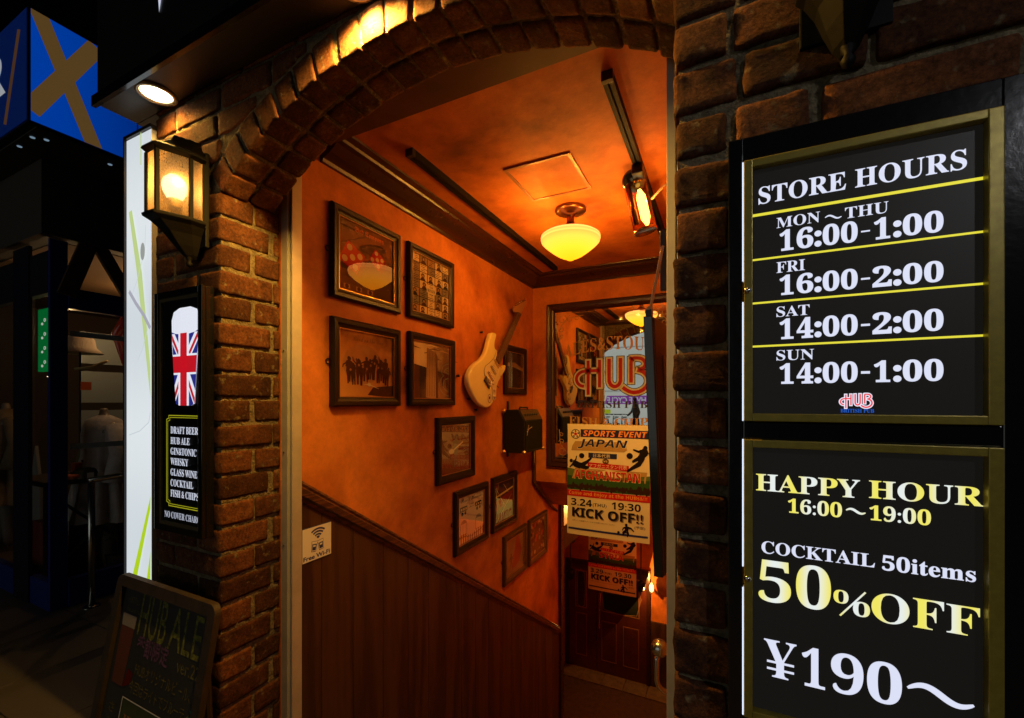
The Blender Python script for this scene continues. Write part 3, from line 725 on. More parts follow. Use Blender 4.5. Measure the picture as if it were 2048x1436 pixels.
D = Draw(Pl('Y', YB - .002)); D.rect(.052, .125, EYE - .72, EYE - .606, M('label_paper', (.55, .53, .5), .6)); D.build('paper_label', None, cab)

# ------------------------------------------------------------------ door frames
dfm = thing('door_frame', 'pale aluminium door frame set behind the brick jambs of the entrance', 'door frame', (XL, 1.28, 0))
FT = EYE + 1.19
for s_, X in ((1, XL), (-1, XR)):
    def B_(a, b, y0, y1, nm, mat): 
        q = sorted((X + s_ * a, X + s_ * b)); MB().box(q[0], q[1], y0, y1, 0, FT).build(nm, mat, dfm, bevel=.0015)
    if s_ == 1:
        B_(0.0, .042, 1.252, 1.30, 'jamb', ALU); B_(.042, .052, 1.27, 1.30, 'jamb_groove', BLK); B_(.052, .060, 1.262, 1.31, 'jamb_bead', ALU)
    else:
        B_(-.004, .018, 1.252, 1.30, 'jamb', ALU); B_(.018, .022, 1.262, 1.30, 'jamb_groove', BLK); B_(.022, .045, 1.256, 1.31, 'jamb_bead', ALU)
for zz in (EYE + fx(572, 595, -1.70)[1] * 0 + .22, EYE - .22, EYE - .62):
    MB().lathe([(.0001, .003), (.004, .002), (.005, 0)], n=10, M4=Matrix.Translation((XL + .02, 1.2515, zz)) @ Matrix.Rotation(R(90), 4, 'X')).build('screw', STEEL, dfm, smooth=True)

# ------------------------------------------------------------------ stair hall
XW = XL + .002; YBK = 4.03; ZCL = EYE + 1.235; ZL = -4.0
def struct(name, mb, mat=None, label=None, **k):
    o = mb.build(name, mat, None, **k); tag(o, label, None, None, 'structure'); return o
struct('stair_wall', MB().box(XW - .15, XW, 1.25, 4.80, ZL, ZCL + .1), PLA)
struct('right_stair_wall', MB().box(XR - .003, XR + .15, 1.315, 8.9, ZL, ZCL + .1), PLA)
struct('ceiling', MB().box(XW - .1, XR + .1, 1.45, YBK + .1, ZCL, ZCL + .1), PLA)
bk = MB()
sz0 = EYE - .80; sz1 = EYE - 1.14
bk.add([(x, y, z_) for x in (XW, XR - .002) for (y, z_) in ((YBK, ZCL), (YBK, sz0), (4.52, sz1), (4.62, sz1), (4.62, ZCL))], [(0, 1, 6, 5), (1, 2, 7, 6), (2, 3, 8, 7), (3, 4, 9, 8), (4, 0, 5, 9)])
struct('mirror_wall', bk, PLA)
struct('hall_ceiling', MB().box(-3.1, XR, 4.622, 8.8, sz1, sz1 + .1), PLA)
struct('hall_left_wall', MB().box(-3.1, -2.96, 4.9, 8.8, ZL, sz1), PLA)
struct('hall_front_wall', MB().box(-3.1, XW - .152, 4.75, 4.9, ZL, sz1), PLA)
struct('door_wall', MB().box(-3.1, XR, 8.70, 8.85, ZL, sz1), PLA)
tag(bx('lintel_board', (XW, XR - .002, YBA + .002, 1.449, ZCL - .035, ZCL + .06), M('lintel_paint', (.09, .03, .014), .5, var=5)), 'dark brown board between the brick arch and the orange ceiling', 'board')
# floor, steps, landing
STONE = M('landing_stone', (.085, .05, .03), .7, var=7, col2=(.05, .03, .02), bump=(30, .3, .004))
struct('doorway_floor', MB().box(XL, XR, 1.0, 1.42, -.1, .0), STONE)
st = tag(thing('staircase', 'steep stairs going down to the pub door', None, (XC, 1.4, 0)), None, None, None, 'structure')
NS = 16
for i in range(NS):
    MB().box(XW, XR - .003, 1.42 + i * .38, 1.42 + (i + 1) * .38 + .03, -.25 * (i + 1) - .15, -.25 * (i + 1)).build('step', STONE, st, bevel=.006)
struct('landing', MB().box(-3.1, XR, 7.5, 8.9, ZL - .1, ZL + .003), M('landing_mat', (.07, .035, .022), .85, var=12, col2=(.045, .022, .014), bump=(120, .4, .004)))
struct('landing_lower', MB().box(-3.1, XW - .003, 4.9, 7.5, ZL - .1, ZL + .003), MATS['landing_mat'])
ts = thing('threshold_stones', 'row of worn pale stone slabs in front of the pub doors', 'slabs', (-2, 8.2, ZL))
for i in range(7):
    MB().box(-2.95 + i * .42 + .004, -2.95 + (i + 1) * .42 - .004, 8.28, 8.69, ZL + .003, ZL + .02 + rnd.uniform(0, .004)).build('stone', M('pale_stone', (.16, .11, .06), .75, var=9, col2=(.09, .06, .035), bump=(40, .4, .006)), ts, bevel=.005)
# wainscot boards and rail on the stair wall
def dado(Y): return EYE - .427 - .657 * (Y - 1.364)
wn = thing('wainscot', 'dark oak board panelling sloping down the stair wall under a moulded rail', 'panelling', (XW, 1.3, 0))
edges = [1.312]
for x_ in (640, 704, 763, 813, 854, 889, 920, 948, 974, 998, 1020, 1040, 1058, 1074, 1089, 1103, 1115): edges.append(min(4.79, fx(x_, 1100, XW)[0]))
for i in range(len(edges) - 1):
    a, b = edges[i] + .0018, edges[i + 1] - .0018
    if b - a < .02: continue
    ztop = lambda q: dado(q) - .02
    zl = min(-.3 - .657 * (b - 1.4), ztop(b) - 1.3); X1 = XW + .012
    vs = [(x, y, z_) for x in (XW + .001, X1) for (y, z_) in ((a, zl), (b, zl), (b, ztop(b)), (a, ztop(a)))]
    MB().add(vs, [(0, 1, 2, 3), (4, 5, 6, 7), (0, 1, 5, 4), (1, 2, 6, 5), (2, 3, 7, 6), (3, 0, 4, 7)]).build('board', OAK, wn, bevel=.002, loc=((XW + X1) / 2, (a + b) / 2, zl))
prof = [(0, -.035), (.018, -.035), (.022, -.02), (.034, -.012), (.036, .015), (.026, .024), (.03, .034), (.022, .045), (0, .045)]
vs = []; fs = []
ya, yb2 = 1.312, 4.79
for Y in (ya, yb2): vs += [(XW + .001 + a, Y, dado(Y) + b * 1.2) for a, b in prof]
n_ = len(prof)
for k in range(n_): fs.append((k, (k + 1) % n_, n_ + (k + 1) % n_, n_ + k))
fs += [tuple(range(n_)), tuple(range(n_, 2 * n_))]
MB().add(vs, fs).build('rail', RAILW, wn, loc=(XW, 1.3, dado(1.3)))
tag(bx('corner_post', (XW - .15, XW + .035, 4.80, 4.9, ZL, sz1), WOOD, bevel=.004), 'dark wooden post where the stair wall ends beside the lower door', 'post')
# cornice
cn = thing('cornice', 'dark brown moulded cornice between the orange ceiling and walls', 'cornice', (XW, 1.45, ZCL))
cp = [(0, -.085), (.012, -.085), (.016, -.072), (.03, -.066), (.045, -.056), (.062, -.04), (.074, -.028), (.09, -.022), (.094, -.012), (.118, -.008), (.12, 0), (0, 0)]
cp = [(a * 1.5, b * 1.12) for a, b in cp]
def sweep(P0, P1, m0=0, m1=0):
    vs = []; fs = []; n_ = len(cp)
    for k, P in enumerate((P0, P1)): vs += [P(a, b) for a, b in cp]
    for k in range(n_): fs.append((k, (k + 1) % n_, n_ + (k + 1) % n_, n_ + k))
    fs += [tuple(range(n_)), tuple(range(n_, 2 * n_))]
    return MB().add(vs, fs)
sweep(lambda a, b: (XW + .001 + a, 1.452, ZCL - .001 + b), lambda a, b: (XW + .001 + a, YBK - a - .001, ZCL - .001 + b)).build('moulding', WOOD, cn)
sweep(lambda a, b: (XW + .0011 + a, YBK - a - .001, ZCL - .001 + b), lambda a, b: (XR - .01, YBK - a - .001, ZCL - .001 + b)).build('moulding', WOOD, cn)
# ceiling hatch
ha = fz(1005, 340, ZCL); hb = fz(1143, 300, ZCL); hc = fz(1180, 376, ZCL); hd = fz(1066, 400, ZCL)
hx0, hx1 = (ha[0] + hd[0]) / 2, (hb[0] + hc[0]) / 2; hy0, hy1 = (ha[1] + hb[1]) / 2, (hc[1] + hd[1]) / 2
ht = thing('ceiling_hatch', 'square access hatch painted orange in the ceiling behind the lamp', 'hatch', ((hx0 + hx1) / 2, (hy0 + hy1) / 2, ZCL))
MB().box(hx0 + .02, hx1 - .02, hy0 + .02, hy1 - .02, ZCL - .004, ZCL).build('panel', PLA, ht)
fr = MB(); w_ = .018
for a in ((hx0, hx0 + w_, hy0, hy1), (hx1 - w_, hx1, hy0, hy1), (hx0 + w_, hx1 - w_, hy0, hy0 + w_), (hx0 + w_, hx1 - w_, hy1 - w_, hy1)): fr.box(a[0], a[1], a[2], a[3], ZCL - .008, ZCL)
fr.build('frame', M('hatch_frame', (.3, .13, .05), .4, metal=.2), ht, bevel=.001)
# tracks
def track(X, y0, y1, label):
    t = thing('lighting_track', label, 'lighting track', (X, (y0 + y1) / 2, ZCL), 'lighting tracks on the ceiling')
    w_ = .021; m = MB().box(X - w_, X - w_ + .006, y0, y1, ZCL - .034, ZCL); m.box(X + w_ - .006, X + w_, y0, y1, ZCL - .034, ZCL); m.box(X - w_ + .006, X + w_ - .006, y0, y1, ZCL - .012, ZCL)
    m.box(X - w_ + .006, X - .004, y0 + .002, y1 - .002, ZCL - .033, ZCL - .029); m.box(X + .004, X + w_ - .006, y0 + .002, y1 - .002, ZCL - .033, ZCL - .029)
    m.build('rail', M('track_brown', (.006, .005, .004), .6, spec=.15), t)
    for yy in (y0, y1): MB().box(X - w_ - .001, X + w_ + .001, yy - .012, yy + .012, ZCL - .036, ZCL).build('end_cap', BLK, t, bevel=.002)
track(-1.372, 1.69, 3.74, 'long empty black track on the ceiling above the picture wall')
track(-.385, 1.615, 3.7, 'black track on the ceiling that carries the amber spotlight')
# spotlight
tc_ = Vector((-.385, 2.30, ZCL - .03))
spt = thing('track_spotlight', 'amber glass spotlight with a black disc cap hanging from the right track', 'spotlight', tuple(tc_))
MB().box(tc_.x - .028, tc_.x + .028, tc_.y - .06, tc_.y + .07, tc_.z - .05, tc_.z).build('adaptor', BLK, spt, bevel=.006)
def at_depth(x, y, t): a, b, c = ray(x, y); return Vector((a * t, b * t, EYE + c * t))
P0 = at_depth(1268, 362, 2.28); P1 = at_depth(1291, 462, 2.28)
P1 = P1 + Vector((0, .1, 0)) * 0
ax = (P1 - P0).normalized(); Lh = (P1 - P0).length
MB().tube([tc_ + Vector((0, 0, -.05)), P0 + Vector((0, .0, .0))], .016, 10).build('stem', BLK, spt, smooth=True)
rot = ax.to_track_quat('Z', 'Y').to_matrix().to_4x4()
fcd = (Vector((0, 0, EYE)) - P0).normalized(); rot2 = (fcd * .8 + Vector((0, 0, -.5))).normalized().to_track_quat('Z', 'Y').to_matrix().to_4x4()
MB().lathe([(.0001, .018), (.02, .017), (.05, .012), (.06, .004), (.062, -.006), (.055, -.02), (.0001, -.024)], n=32, M4=Matrix.Translation(P0) @ rot2).build('disc_cap', GLOSSBLK, spt, smooth=True)
AMB = glass_mat('amber_glass', tint=(1, .62, .16), boost=1.6, rough=.04, add=.04)
MB().lathe([(.058, .02), (.058, Lh), (.055, Lh)], n=32, M4=Matrix.Translation(P0) @ rot).build('glass_cylinder', AMB, spt, smooth=True)
MB().lathe([(.0595, Lh - .008), (.061, Lh), (.0595, Lh + .006), (.054, Lh + .004), (.0001, Lh + .002)], n=32, M4=Matrix.Translation(P0) @ rot).build('end_ring', BRASS, spt, smooth=True)
q = P0 + ax * .05 + Vector((.016, 0, 0)); q2 = P0 + ax * (Lh - .03) + Vector((.016, 0, 0))
MB().tube([q, q + (q2 - q) * .2, q + (q2 - q) * .8, q2], [.008, .024, .024, .008], 14).build('bulb', E('filament_glow', (1, .78, .36), 8.), spt, smooth=True)
MB().tube([P0 + ax * .03 + Vector((-.033, -.03, 0)), P1 - ax * .03 + Vector((-.033, -.03, 0))], .014, 12).build('reflector_strip', M('smoked_bronze', (.12, .06, .02), .25, metal=.8), spt, smooth=True)
pm = (P0 + P1) / 2
sl_ = bpy.data.lights.new('spotlight_beam', 'SPOT'); sl_.energy = 120; sl_.color = (1, .44, .055); sl_.spot_size = R(70); sl_.spot_blend = 1.; sl_.shadow_soft_size = .02
so = bpy.data.objects.new('spotlight_beam', sl_); C.objects.link(so); so.location = P1 + ax * .03; so.rotation_euler = (Vector((-1.0, 3.96, EYE - .75)) - so.location).to_track_quat('-Z', 'Y').to_euler(); setpar(so, spt)
for dv in (Vector((.09, -.05, 0)), Vector((-.09, -.05, 0))): point('spotlight_lamp', pm + dv, 2.0, (1, .42, .09), 0., spt)
tag(MB().tube([(-.33, 2.36, EYE + 1.06), (-.27, 2.38, EYE + 1.13), (-.2, 2.42, EYE + 1.16), (-.12, 2.5, EYE + 1.165)], .007, 8).build('power_cable', M('cable', (.35, .22, .1), .5), None, smooth=True), 'short curved cable between the amber spotlight and the right wall', 'cable')

# schoolhouse ceiling lamp
LX, LY_ = -.872, 2.66
lp = thing('ceiling_lamp', 'glowing yellow glass bowl lamp on a bronze stem fixed to the ceiling', 'ceiling lamp', (LX, LY_, ZCL))
BRZ = M('bronze', (.22, .09, .035), .3, metal=.9)
MB().lathe([(.0001, 0), (.096, 0), (.101, -.006), (.099, -.018), (.085, -.026), (.05, -.03), (.032, -.038), (.024, -.055), (.024, -.085), (.032, -.1), (.05, -.112), (.064, -.12), (.074, -.128), (.078, -.142), (.075, -.152)], (LX, LY_, ZCL), 40).build('stem', BRZ, lp, smooth=True)
shm = bpy.data.materials.new('glowing_glass'); shm.use_nodes = True; n = shm.node_tree.nodes; l = shm.node_tree.links; p = n['Principled BSDF']
tcn = n.new('ShaderNodeTexCoord'); sp_ = n.new('ShaderNodeSeparateXYZ'); l.new(tcn.outputs['Object'], sp_.inputs[0]); rp = n.new('ShaderNodeValToRGB')
mr = n.new('ShaderNodeMapRange'); mr.inputs[1].default_value = -.33; mr.inputs[2].default_value = -.15; l.new(sp_.outputs[2], mr.inputs[0]); l.new(mr.outputs[0], rp.inputs[0])
[setattr(rp.color_ramp.elements.new(a_), 'color', c_) for a_, c_ in ((.30, (1, .30, .012, 1)), (.55, (.95, .29, .03, 1)), (.70, (.8, .21, .03, 1)), (.73, (1, .31, .05, 1)), (.80, (.8, .22, .035, 1)), (.84, (1., .31, .06, 1)))]  # darker lines at the ridges are put into the glow colours by height
rp.color_ramp.elements[0].color = (1.0, .245, .003, 1); rp.color_ramp.elements[-1].color = (.9, .27, .07, 1)
p.inputs['Base Color'].default_value = (.0, .0, .0, 1); p.inputs['Roughness'].default_value = .15; p.inputs['Specular IOR Level'].default_value = .0; l.new(rp.outputs[0], p.inputs['Emission Color']); p.inputs['Emission Strength'].default_value = 3.2
shp = [(.07, -.150), (.10, -.152), (.145, -.158), (.172, -.166), (.187, -.176), (.190, -.184), (.186, -.191), (.189, -.197), (.182, -.206), (.185, -.212), (.172, -.226), (.145, -.250), (.112, -.276), (.08, -.298), (.05, -.313), (.022, -.320), (.020, -.328), (.012, -.330), (.0001, -.329)]
MB().lathe(shp, (LX, LY_, ZCL), 56).build('shade', shm, lp, smooth=True, loc=(LX, LY_, ZCL))
for k in range(5):
    q = 2 * PI * k / 5 + .3; point('bowl_lamp', (LX + .24 * math.cos(q), LY_ + .24 * math.sin(q), ZCL - .23), 4.9, (1, .40, .05), 0., lp)
point('bowl_lamp', (LX, LY_, ZCL - .38), 6.0, (1, .40, .05), 0., lp)

# ------------------------------------------------------------------ pictures on the stair wall
INK = lambda n_, c: PR(n_, c)
CRM = INK('cream', (.62, .5, .33)); BLK_I = INK('black', (.012, .01, .009)); RED_I = INK('red', (.45, .02, .015)); BRN = INK('brown', (.1, .05, .025)); NVY = INK('navy', (.02, .025, .09)); GRY = INK('grey', (.2, .17, .14)); WHI = INK('white', (.75, .72, .66)); GRN = INK('green', (.03, .1, .025)); ORG = INK('ochre', (.4, .2, .06)); DBR = INK('dark_brown', (.035, .018, .01)); TAN = INK('tan', (.33, .2, .1))
def glow_ink(name, c1, c2, scale): return M('ink_' + name, c1, .8, spec=.08, var=scale, col2=c2, cr=(.3, .7))
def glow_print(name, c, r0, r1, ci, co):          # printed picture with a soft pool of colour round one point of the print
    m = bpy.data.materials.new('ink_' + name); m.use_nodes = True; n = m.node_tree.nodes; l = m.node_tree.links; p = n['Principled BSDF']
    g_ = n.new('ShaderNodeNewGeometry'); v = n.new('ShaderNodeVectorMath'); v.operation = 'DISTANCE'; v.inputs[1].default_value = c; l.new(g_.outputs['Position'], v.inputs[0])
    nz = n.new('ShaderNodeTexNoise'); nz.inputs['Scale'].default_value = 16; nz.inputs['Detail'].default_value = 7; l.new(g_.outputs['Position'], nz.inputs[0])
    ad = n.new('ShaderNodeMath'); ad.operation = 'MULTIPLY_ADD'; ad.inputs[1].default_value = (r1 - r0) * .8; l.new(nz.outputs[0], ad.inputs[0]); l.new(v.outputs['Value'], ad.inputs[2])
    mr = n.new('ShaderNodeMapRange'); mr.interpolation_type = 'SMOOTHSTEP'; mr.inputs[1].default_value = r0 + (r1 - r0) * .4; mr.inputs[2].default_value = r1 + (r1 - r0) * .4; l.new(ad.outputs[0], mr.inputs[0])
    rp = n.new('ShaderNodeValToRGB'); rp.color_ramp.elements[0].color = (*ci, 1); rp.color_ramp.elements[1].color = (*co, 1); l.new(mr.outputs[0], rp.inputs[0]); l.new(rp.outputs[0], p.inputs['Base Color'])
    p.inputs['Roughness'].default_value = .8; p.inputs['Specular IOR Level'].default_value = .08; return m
def human(D, a, b, h, mat, d, lean=0., arms='down', legs=.1):
    """small printed figure silhouette"""
    D.disc(a + lean * h, b + h * .91, h * .065, mat, d, ry=h * .08, n=12)
    D.poly([(a - .12 * h + lean * h, b + .8 * h), (a - .08 * h, b + .45 * h), (a + .08 * h, b + .45 * h), (a + .12 * h + lean * h, b + .8 * h), (a + .03 * h + lean * h, b + .85 * h), (a - .03 * h + lean * h, b + .85 * h)][::-1], mat, d)
    D.stroke([(a - .04 * h, b + .5 * h), (a - legs * h, b + .25 * h), (a - legs * 1.3 * h, b)], [.1 * h, .08 * h, .05 * h], mat, d)
    D.stroke([(a + .04 * h, b + .5 * h), (a + legs * h, b + .25 * h), (a + legs * 1.3 * h, b)], [.1 * h, .08 * h, .05 * h], mat, d)
    up = .25 if arms == 'up' else -.2
    D.stroke([(a - .1 * h + lean * h, b + .78 * h), (a - .2 * h, b + (.78 + up * .5) * h), (a - .22 * h, b + (.78 + up) * h)], [.06 * h, .05 * h, .035 * h], mat, d)
    D.stroke([(a + .1 * h + lean * h, b + .78 * h), (a + .19 * h, b + (.78 - .15) * h), (a + .15 * h, b + (.6) * h)], [.06 * h, .05 * h, .035 * h], mat, d)
def picture(px, label, art, fw=.05, mat=FRAMEW, depth=.03, wall=XW):
    fc = wall + depth
    c_ = [fx(x, y, fc) for x, y in px]
    y0 = (c_[0][0] + c_[3][0]) / 2; y1 = (c_[1][0] + c_[2][0]) / 2; z1 = (c_[0][1] + c_[1][1]) / 2; z0 = (c_[2][1] + c_[3][1]) / 2
    t = thing('framed_picture', label, 'picture', (wall, (y0 + y1) / 2, z0), 'framed music pictures on the stair wall')
    # mitred moulding
    pr = [(0, 0), (0, depth * .7), (fw * .18, depth), (fw * .55, depth * .95), (fw * .75, depth * .72), (fw, depth * .62), (fw, depth * .2)]
    vs = []; fs = []; n_ = len(pr)
    for (sy, sz_) in ((0, 0), (1, 0), (1, 1), (0, 1)):
        for a, b in pr: vs.append((wall + .002 + b, (y0 + a) if sy == 0 else (y1 - a), (z0 + a) if sz_ == 0 else (z1 - a)))
    for c in range(4):
        for k in range(n_ - 1): fs.append((c * n_ + k, c * n_ + k + 1, ((c + 1) % 4) * n_ + k + 1, ((c + 1) % 4) * n_ + k))
    MB().add(vs, fs).build('frame', mat, t)
    fi = fw - .002
    MB().box(wall + .002, wall + .006, y0 + .003, y1 - .003, z0 + .003, z1 - .003).build('backing', DARK, t)
    D = Draw(Pl('L', wall + .008))
    A0_, A1_, B0_, B1_ = y0 + fi, y1 - fi, z0 + fi, z1 - fi
    sub = Draw(Pl('L', 0, lambda a, b, d: (wall + .008 + d, A0_ + a * (A1_ - A0_), B0_ + b * (B1_ - B0_))))
    sub.asp = (B1_ - B0_) / (A1_ - A0_)
    art(sub); sub.build('print', None, t)
    # gilt slip along the inner edge
    sl = MB(); w2 = .006
    for a in ((A0_, A0_ + w2, B0_, B1_), (A1_ - w2, A1_, B0_, B1_), (A0_ + w2, A1_ - w2, B0_, B0_ + w2), (A0_ + w2, A1_ - w2, B1_ - w2, B1_)): sl.box(wall + .0125, wall + .019, *a)
    sl.build('gilt_slip', M('gilt', (.5, .26, .08), .3, metal=.7), t)
    MB().add([(wall + .0118, A0_, B0_), (wall + .0118, A1_, B0_), (wall + .0118, A1_, B1_), (wall + .0118, A0_, B1_)], [(0, 1, 2, 3)]).build('glass', PANE, t)
    zc = (z0 + z1) / 2
    for yy in (y0 - .008, y1 + .008):
        MB().tube([(wall + .004, yy + .013 * math.cos(q), zc + .013 * math.sin(q)) for q in [2 * PI * k / 10 for k in range(11)]], .003, 6).build('hanger', BLK, t, smooth=True)
    return t
def artA(D):
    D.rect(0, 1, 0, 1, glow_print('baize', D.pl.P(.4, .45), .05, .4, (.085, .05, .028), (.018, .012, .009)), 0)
    D.text('Bad Company', .28, .80, .86, .95, INK('rose', (.62, .16, .06)), .0006, style='frak')
    D.stroke([(.62 + .2 * math.cos(q), .7 + .05 * math.sin(q)) for q in [k * .4 for k in range(17)]], .008, BRN, .0004)
    for k in range(5): D.stroke([(.02 + k * .24, 0), (.1 + k * .2, .35)], .006, BRN, .0003)
    for (a, b, s, r, top) in ((.24, .50, .19, .35, .07), (.68, .60, .13, .2, .05)):
        def C4(da, db, s=s): return [(a + da + s * math.cos(r + k * PI / 2) * 1.2, b + db + s * math.sin(r + k * PI / 2) * 1.2) for k in range(4)]
        D.poly(C4(.05, -.05), INK('dark_red', (.16, .012, .008)), .0004); D.poly(C4(0, 0), RED_I, .0006)
        for (p, q) in ((0, 0), (-.5, .5), (.5, .5), (.5, -.5), (-.5, -.5)):
            ca, sa = math.cos(r + PI / 4), math.sin(r + PI / 4); D.disc(a + (p * ca - q * sa) * s, b + (p * sa + q * ca) * s, s * .24, CRM, .001, n=14)
    for k in range(3): D.rect(.08 + .2 * k, .22 + .2 * k, .03, .13, BRN, .0004); D.rect(.1 + .2 * k, .2 + .2 * k, .05, .11, TAN, .0006); D.disc(.15 + .2 * k, .08, .03, DBR, .0008)
def artB(D):
    r = random.Random(3); D.rect(0, 1, 0, 1, BLK_I, 0); nx_, ny_ = 5, 7
    for i in range(nx_):
        for j in range(ny_):
            a0, a1, b0, b1 = i / nx_ + .008, (i + 1) / nx_ - .008, j / ny_ + .006, (j + 1) / ny_ - .006
            m = r.choice([CRM, TAN, CRM, GRY]); D.rect(a0, a1, b0, b1, m, .0005)
            m2 = BLK_I if m != BLK_I else CRM; k = r.random(); ca, cb = (a0 + a1) / 2 + r.uniform(-.02, .02), (b0 + b1) / 2
            if k < .6:
                D.disc(ca, cb + .015, .045, m2, .0008, ry=.04, n=10); D.disc(ca, cb + .01, .025, TAN, .001, ry=.024, n=10); D.poly([(ca - .07, b0), (ca + .07, b0), (ca + .04, cb - .02), (ca - .04, cb - .02)], m2, .0009)
            else:
                for q in range(4): D.rect(a0 + r.uniform(0, .1), a0 + r.uniform(.1, .18), b0 + .02 + q * .03, b0 + .03 + q * .03, m2, .0008)
    D.rect(.38, .62, .4, .54, CRM, .0014); D.text('ROCKER', .4, .6, .42, .47, BLK_I, .0018); D.text('THE', .45, .55, .49, .52, BLK_I, .0018)
def artC(D):
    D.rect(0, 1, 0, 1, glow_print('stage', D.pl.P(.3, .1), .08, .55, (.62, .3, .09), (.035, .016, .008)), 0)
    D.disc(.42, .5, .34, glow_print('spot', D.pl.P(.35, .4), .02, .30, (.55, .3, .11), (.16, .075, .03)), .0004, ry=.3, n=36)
    D.poly([(0, 0), (1, 0), (1, .12), (.55, .1), (0, .2)], INK('floor_glow', (.6, .3, .09)), .0005); D.poly([(.5, .04), (1, .0), (1, .2), (.6, .16)], DBR, .0006)
    D.text('Band on the Run', .24, .8, .84, .92, INK('faint', (.16, .085, .03)), .0006, style='script')
    r = random.Random(5)
    for k in range(15): human(D, .16 + .052 * k + r.uniform(-.02, .02), .18 + r.uniform(0, .16) * (1 - abs(k - 7) / 9), r.uniform(.3, .42), DBR if r.random() < .7 else BLK_I, .0009 + k * .0001, lean=r.uniform(-.12, .12), arms=r.choice(['up', 'down', 'down']), legs=r.uniform(.0, .05))
    for k in range(9): D.disc(.2 + .07 * k, .46 + r.uniform(-.06, .1), .018, TAN, .003 + k * .0001, ry=.02, n=8)
    D.disc(.52, .2, .03, CRM, .0045, n=8); D.stroke([(.42, .2), (.52, .2), (.7, .14)], [.004, .02, .004], CRM, .0046)
def artD(D):
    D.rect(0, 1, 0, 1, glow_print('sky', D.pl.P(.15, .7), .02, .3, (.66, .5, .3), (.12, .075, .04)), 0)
    r = random.Random(12)
    for k in range(14): a, b = r.uniform(-.1, 1), r.uniform(.68, .98); D.stroke([(a, b), (a + .12, b + .02), (a + .3, b)], [.005, .03, .005], r.choice([CRM, BRN, TAN]), .0002 + k * .00001)
    D.poly([(0, 0), (1, 0), (1, .46), (.7, .5), (0, .6)], glow_print('slag', D.pl.P(.6, .02), .03, .2, (.36, .2, .08), (.04, .022, .012)), .0004)
    D.poly([(.34, .03), (.66, .0), (.64, .78), (.58, .84), (.36, .9)], glow_print('slab', D.pl.P(.5, .15), .04, .25, (.5, .33, .15), (.2, .13, .08)), .0008)
    for k in range(6): D.stroke([(.38 + k * .045, .05), (.385 + k * .04, .85)], .008, BRN, .0010)
    D.poly([(.58, .84), (.64, .78), (.66, .0), (.6, .0)], BRN, .0012)
    for a, b in ((.26, .3), (.78, .24), (.9, .2)): human(D, a, b, .22, DBR, .0014, legs=.03)
def artE(D):
    D.rect(0, 1, 0, 1, glow_ink('dim', (.09, .05, .03), (.03, .017, .01), 4), 0)
    D.poly([(.05, .68), (.5, .72), (.98, .58), (.98, .5), (.5, .58), (.05, .6)], TAN, .0004); D.rect(.2, .32, .3, .75, DBR, .0006)
    for k in range(5): D.rect(.12 + .17 * k, .13 + .17 * k, .0, .5, BRN, .0005)
def artF(D):
    D.rect(0, 1, 0, 1, glow_ink('gig', (.32, .19, .1), (.13, .07, .035), 5), 0)
    D.text('LIVE IN CONCERT', .03, .97, .86, .95, BRN, .0004); 
    for k in range(4): D.rect(.3, 1, .36 + .1 * k, .40 + .1 * k, INK('rust', (.22, .06, .025)), .0003)
    human(D, .5, .12, .68, GRY, .0008, legs=.05); D.stroke([(.3, .42), (.75, .62)], .03, CRM, .0012); D.disc(.36, .45, .09, CRM, .0011, ry=.05)
    D.poly([(0, 0), (1, 0), (1, .06), (0, .25)], INK('rust', (.22, .06, .025)), .0005)
def artG(D):
    D.rect(0, 1, 0, 1, INK('poster_cream', (.6, .52, .38)), 0)
    D.text('Procol Harum', .12, .9, .86, .95, BLK_I, .0004, style='script', slope=.0); D.text('Grand', .42, .62, .77, .82, BLK_I, .0004, style='script'); D.text('Hotel', .42, .62, .71, .75, BLK_I, .0004, style='script')
    for a in (.22, .78):
        D.rect(a - .13, a + .13, .68, .78, BLK_I, .0004); 
        for k in range(3): D.rect(a - .1 + .08 * k, a - .05 + .08 * k, .7, .75, CRM, .0007)
        D.disc(a - .05, .63, .04, BLK_I, .0004); D.disc(a + .06, .64, .035, BLK_I, .0004)
        D.poly([(a - .12, .18), (a + .12, .18), (a + .12, .4)] + [(a + .12 * math.cos(q), .4 + .1 * math.sin(q)) for q in [PI * k / 8 for k in range(1, 8)]] + [(a - .12, .4)], GRY, .0004)
        for k in range(4): D.rect(a - .1 + .052 * k, a - .06 + .052 * k, .2, .42, INK('poster_cream', (.6, .52, .38)), .0007)
    r = random.Random(2)
    for k in range(12): human(D, .04 + k * .083, .0 - .02 * r.random(), .16 + .1 * abs(k - 6) / 6, BLK_I, .0009 + .0001 * k, legs=.04)
def artH(D):
    D.rect(0, 1, 0, 1, INK('teal_dark', (.02, .03, .045)), 0)
    D.poly([(0, .68), (1, .8), (1, 1), (0, 1)], NVY, .0003); D.poly([(0, .66), (1, .78), (1, .74), (0, .61)], CRM, .0005); D.poly([(0, .3), (1, .42), (1, .7), (0, .55)], INK('maroon', (.2, .02, .02)), .0004)
    r = random.Random(8)
    for k in range(9): D.stroke([(r.random(), r.random()), (r.random(), r.random())], .012, r.choice([CRM, RED_I, BLK_I]), .0007)
def artI(D):
    D.rect(0, 1, 0, 1, glow_ink('pale', (.38, .22, .13), (.2, .1, .06), 4), 0)
    D.poly([(.35, .1), (.75, .2), (.9, .5), (.75, .9), (.6, .93), (.5, .6), (.4, .45)], INK('crimson', (.32, .035, .02)), .0005); human(D, .3, .08, .5, BRN, .0008)
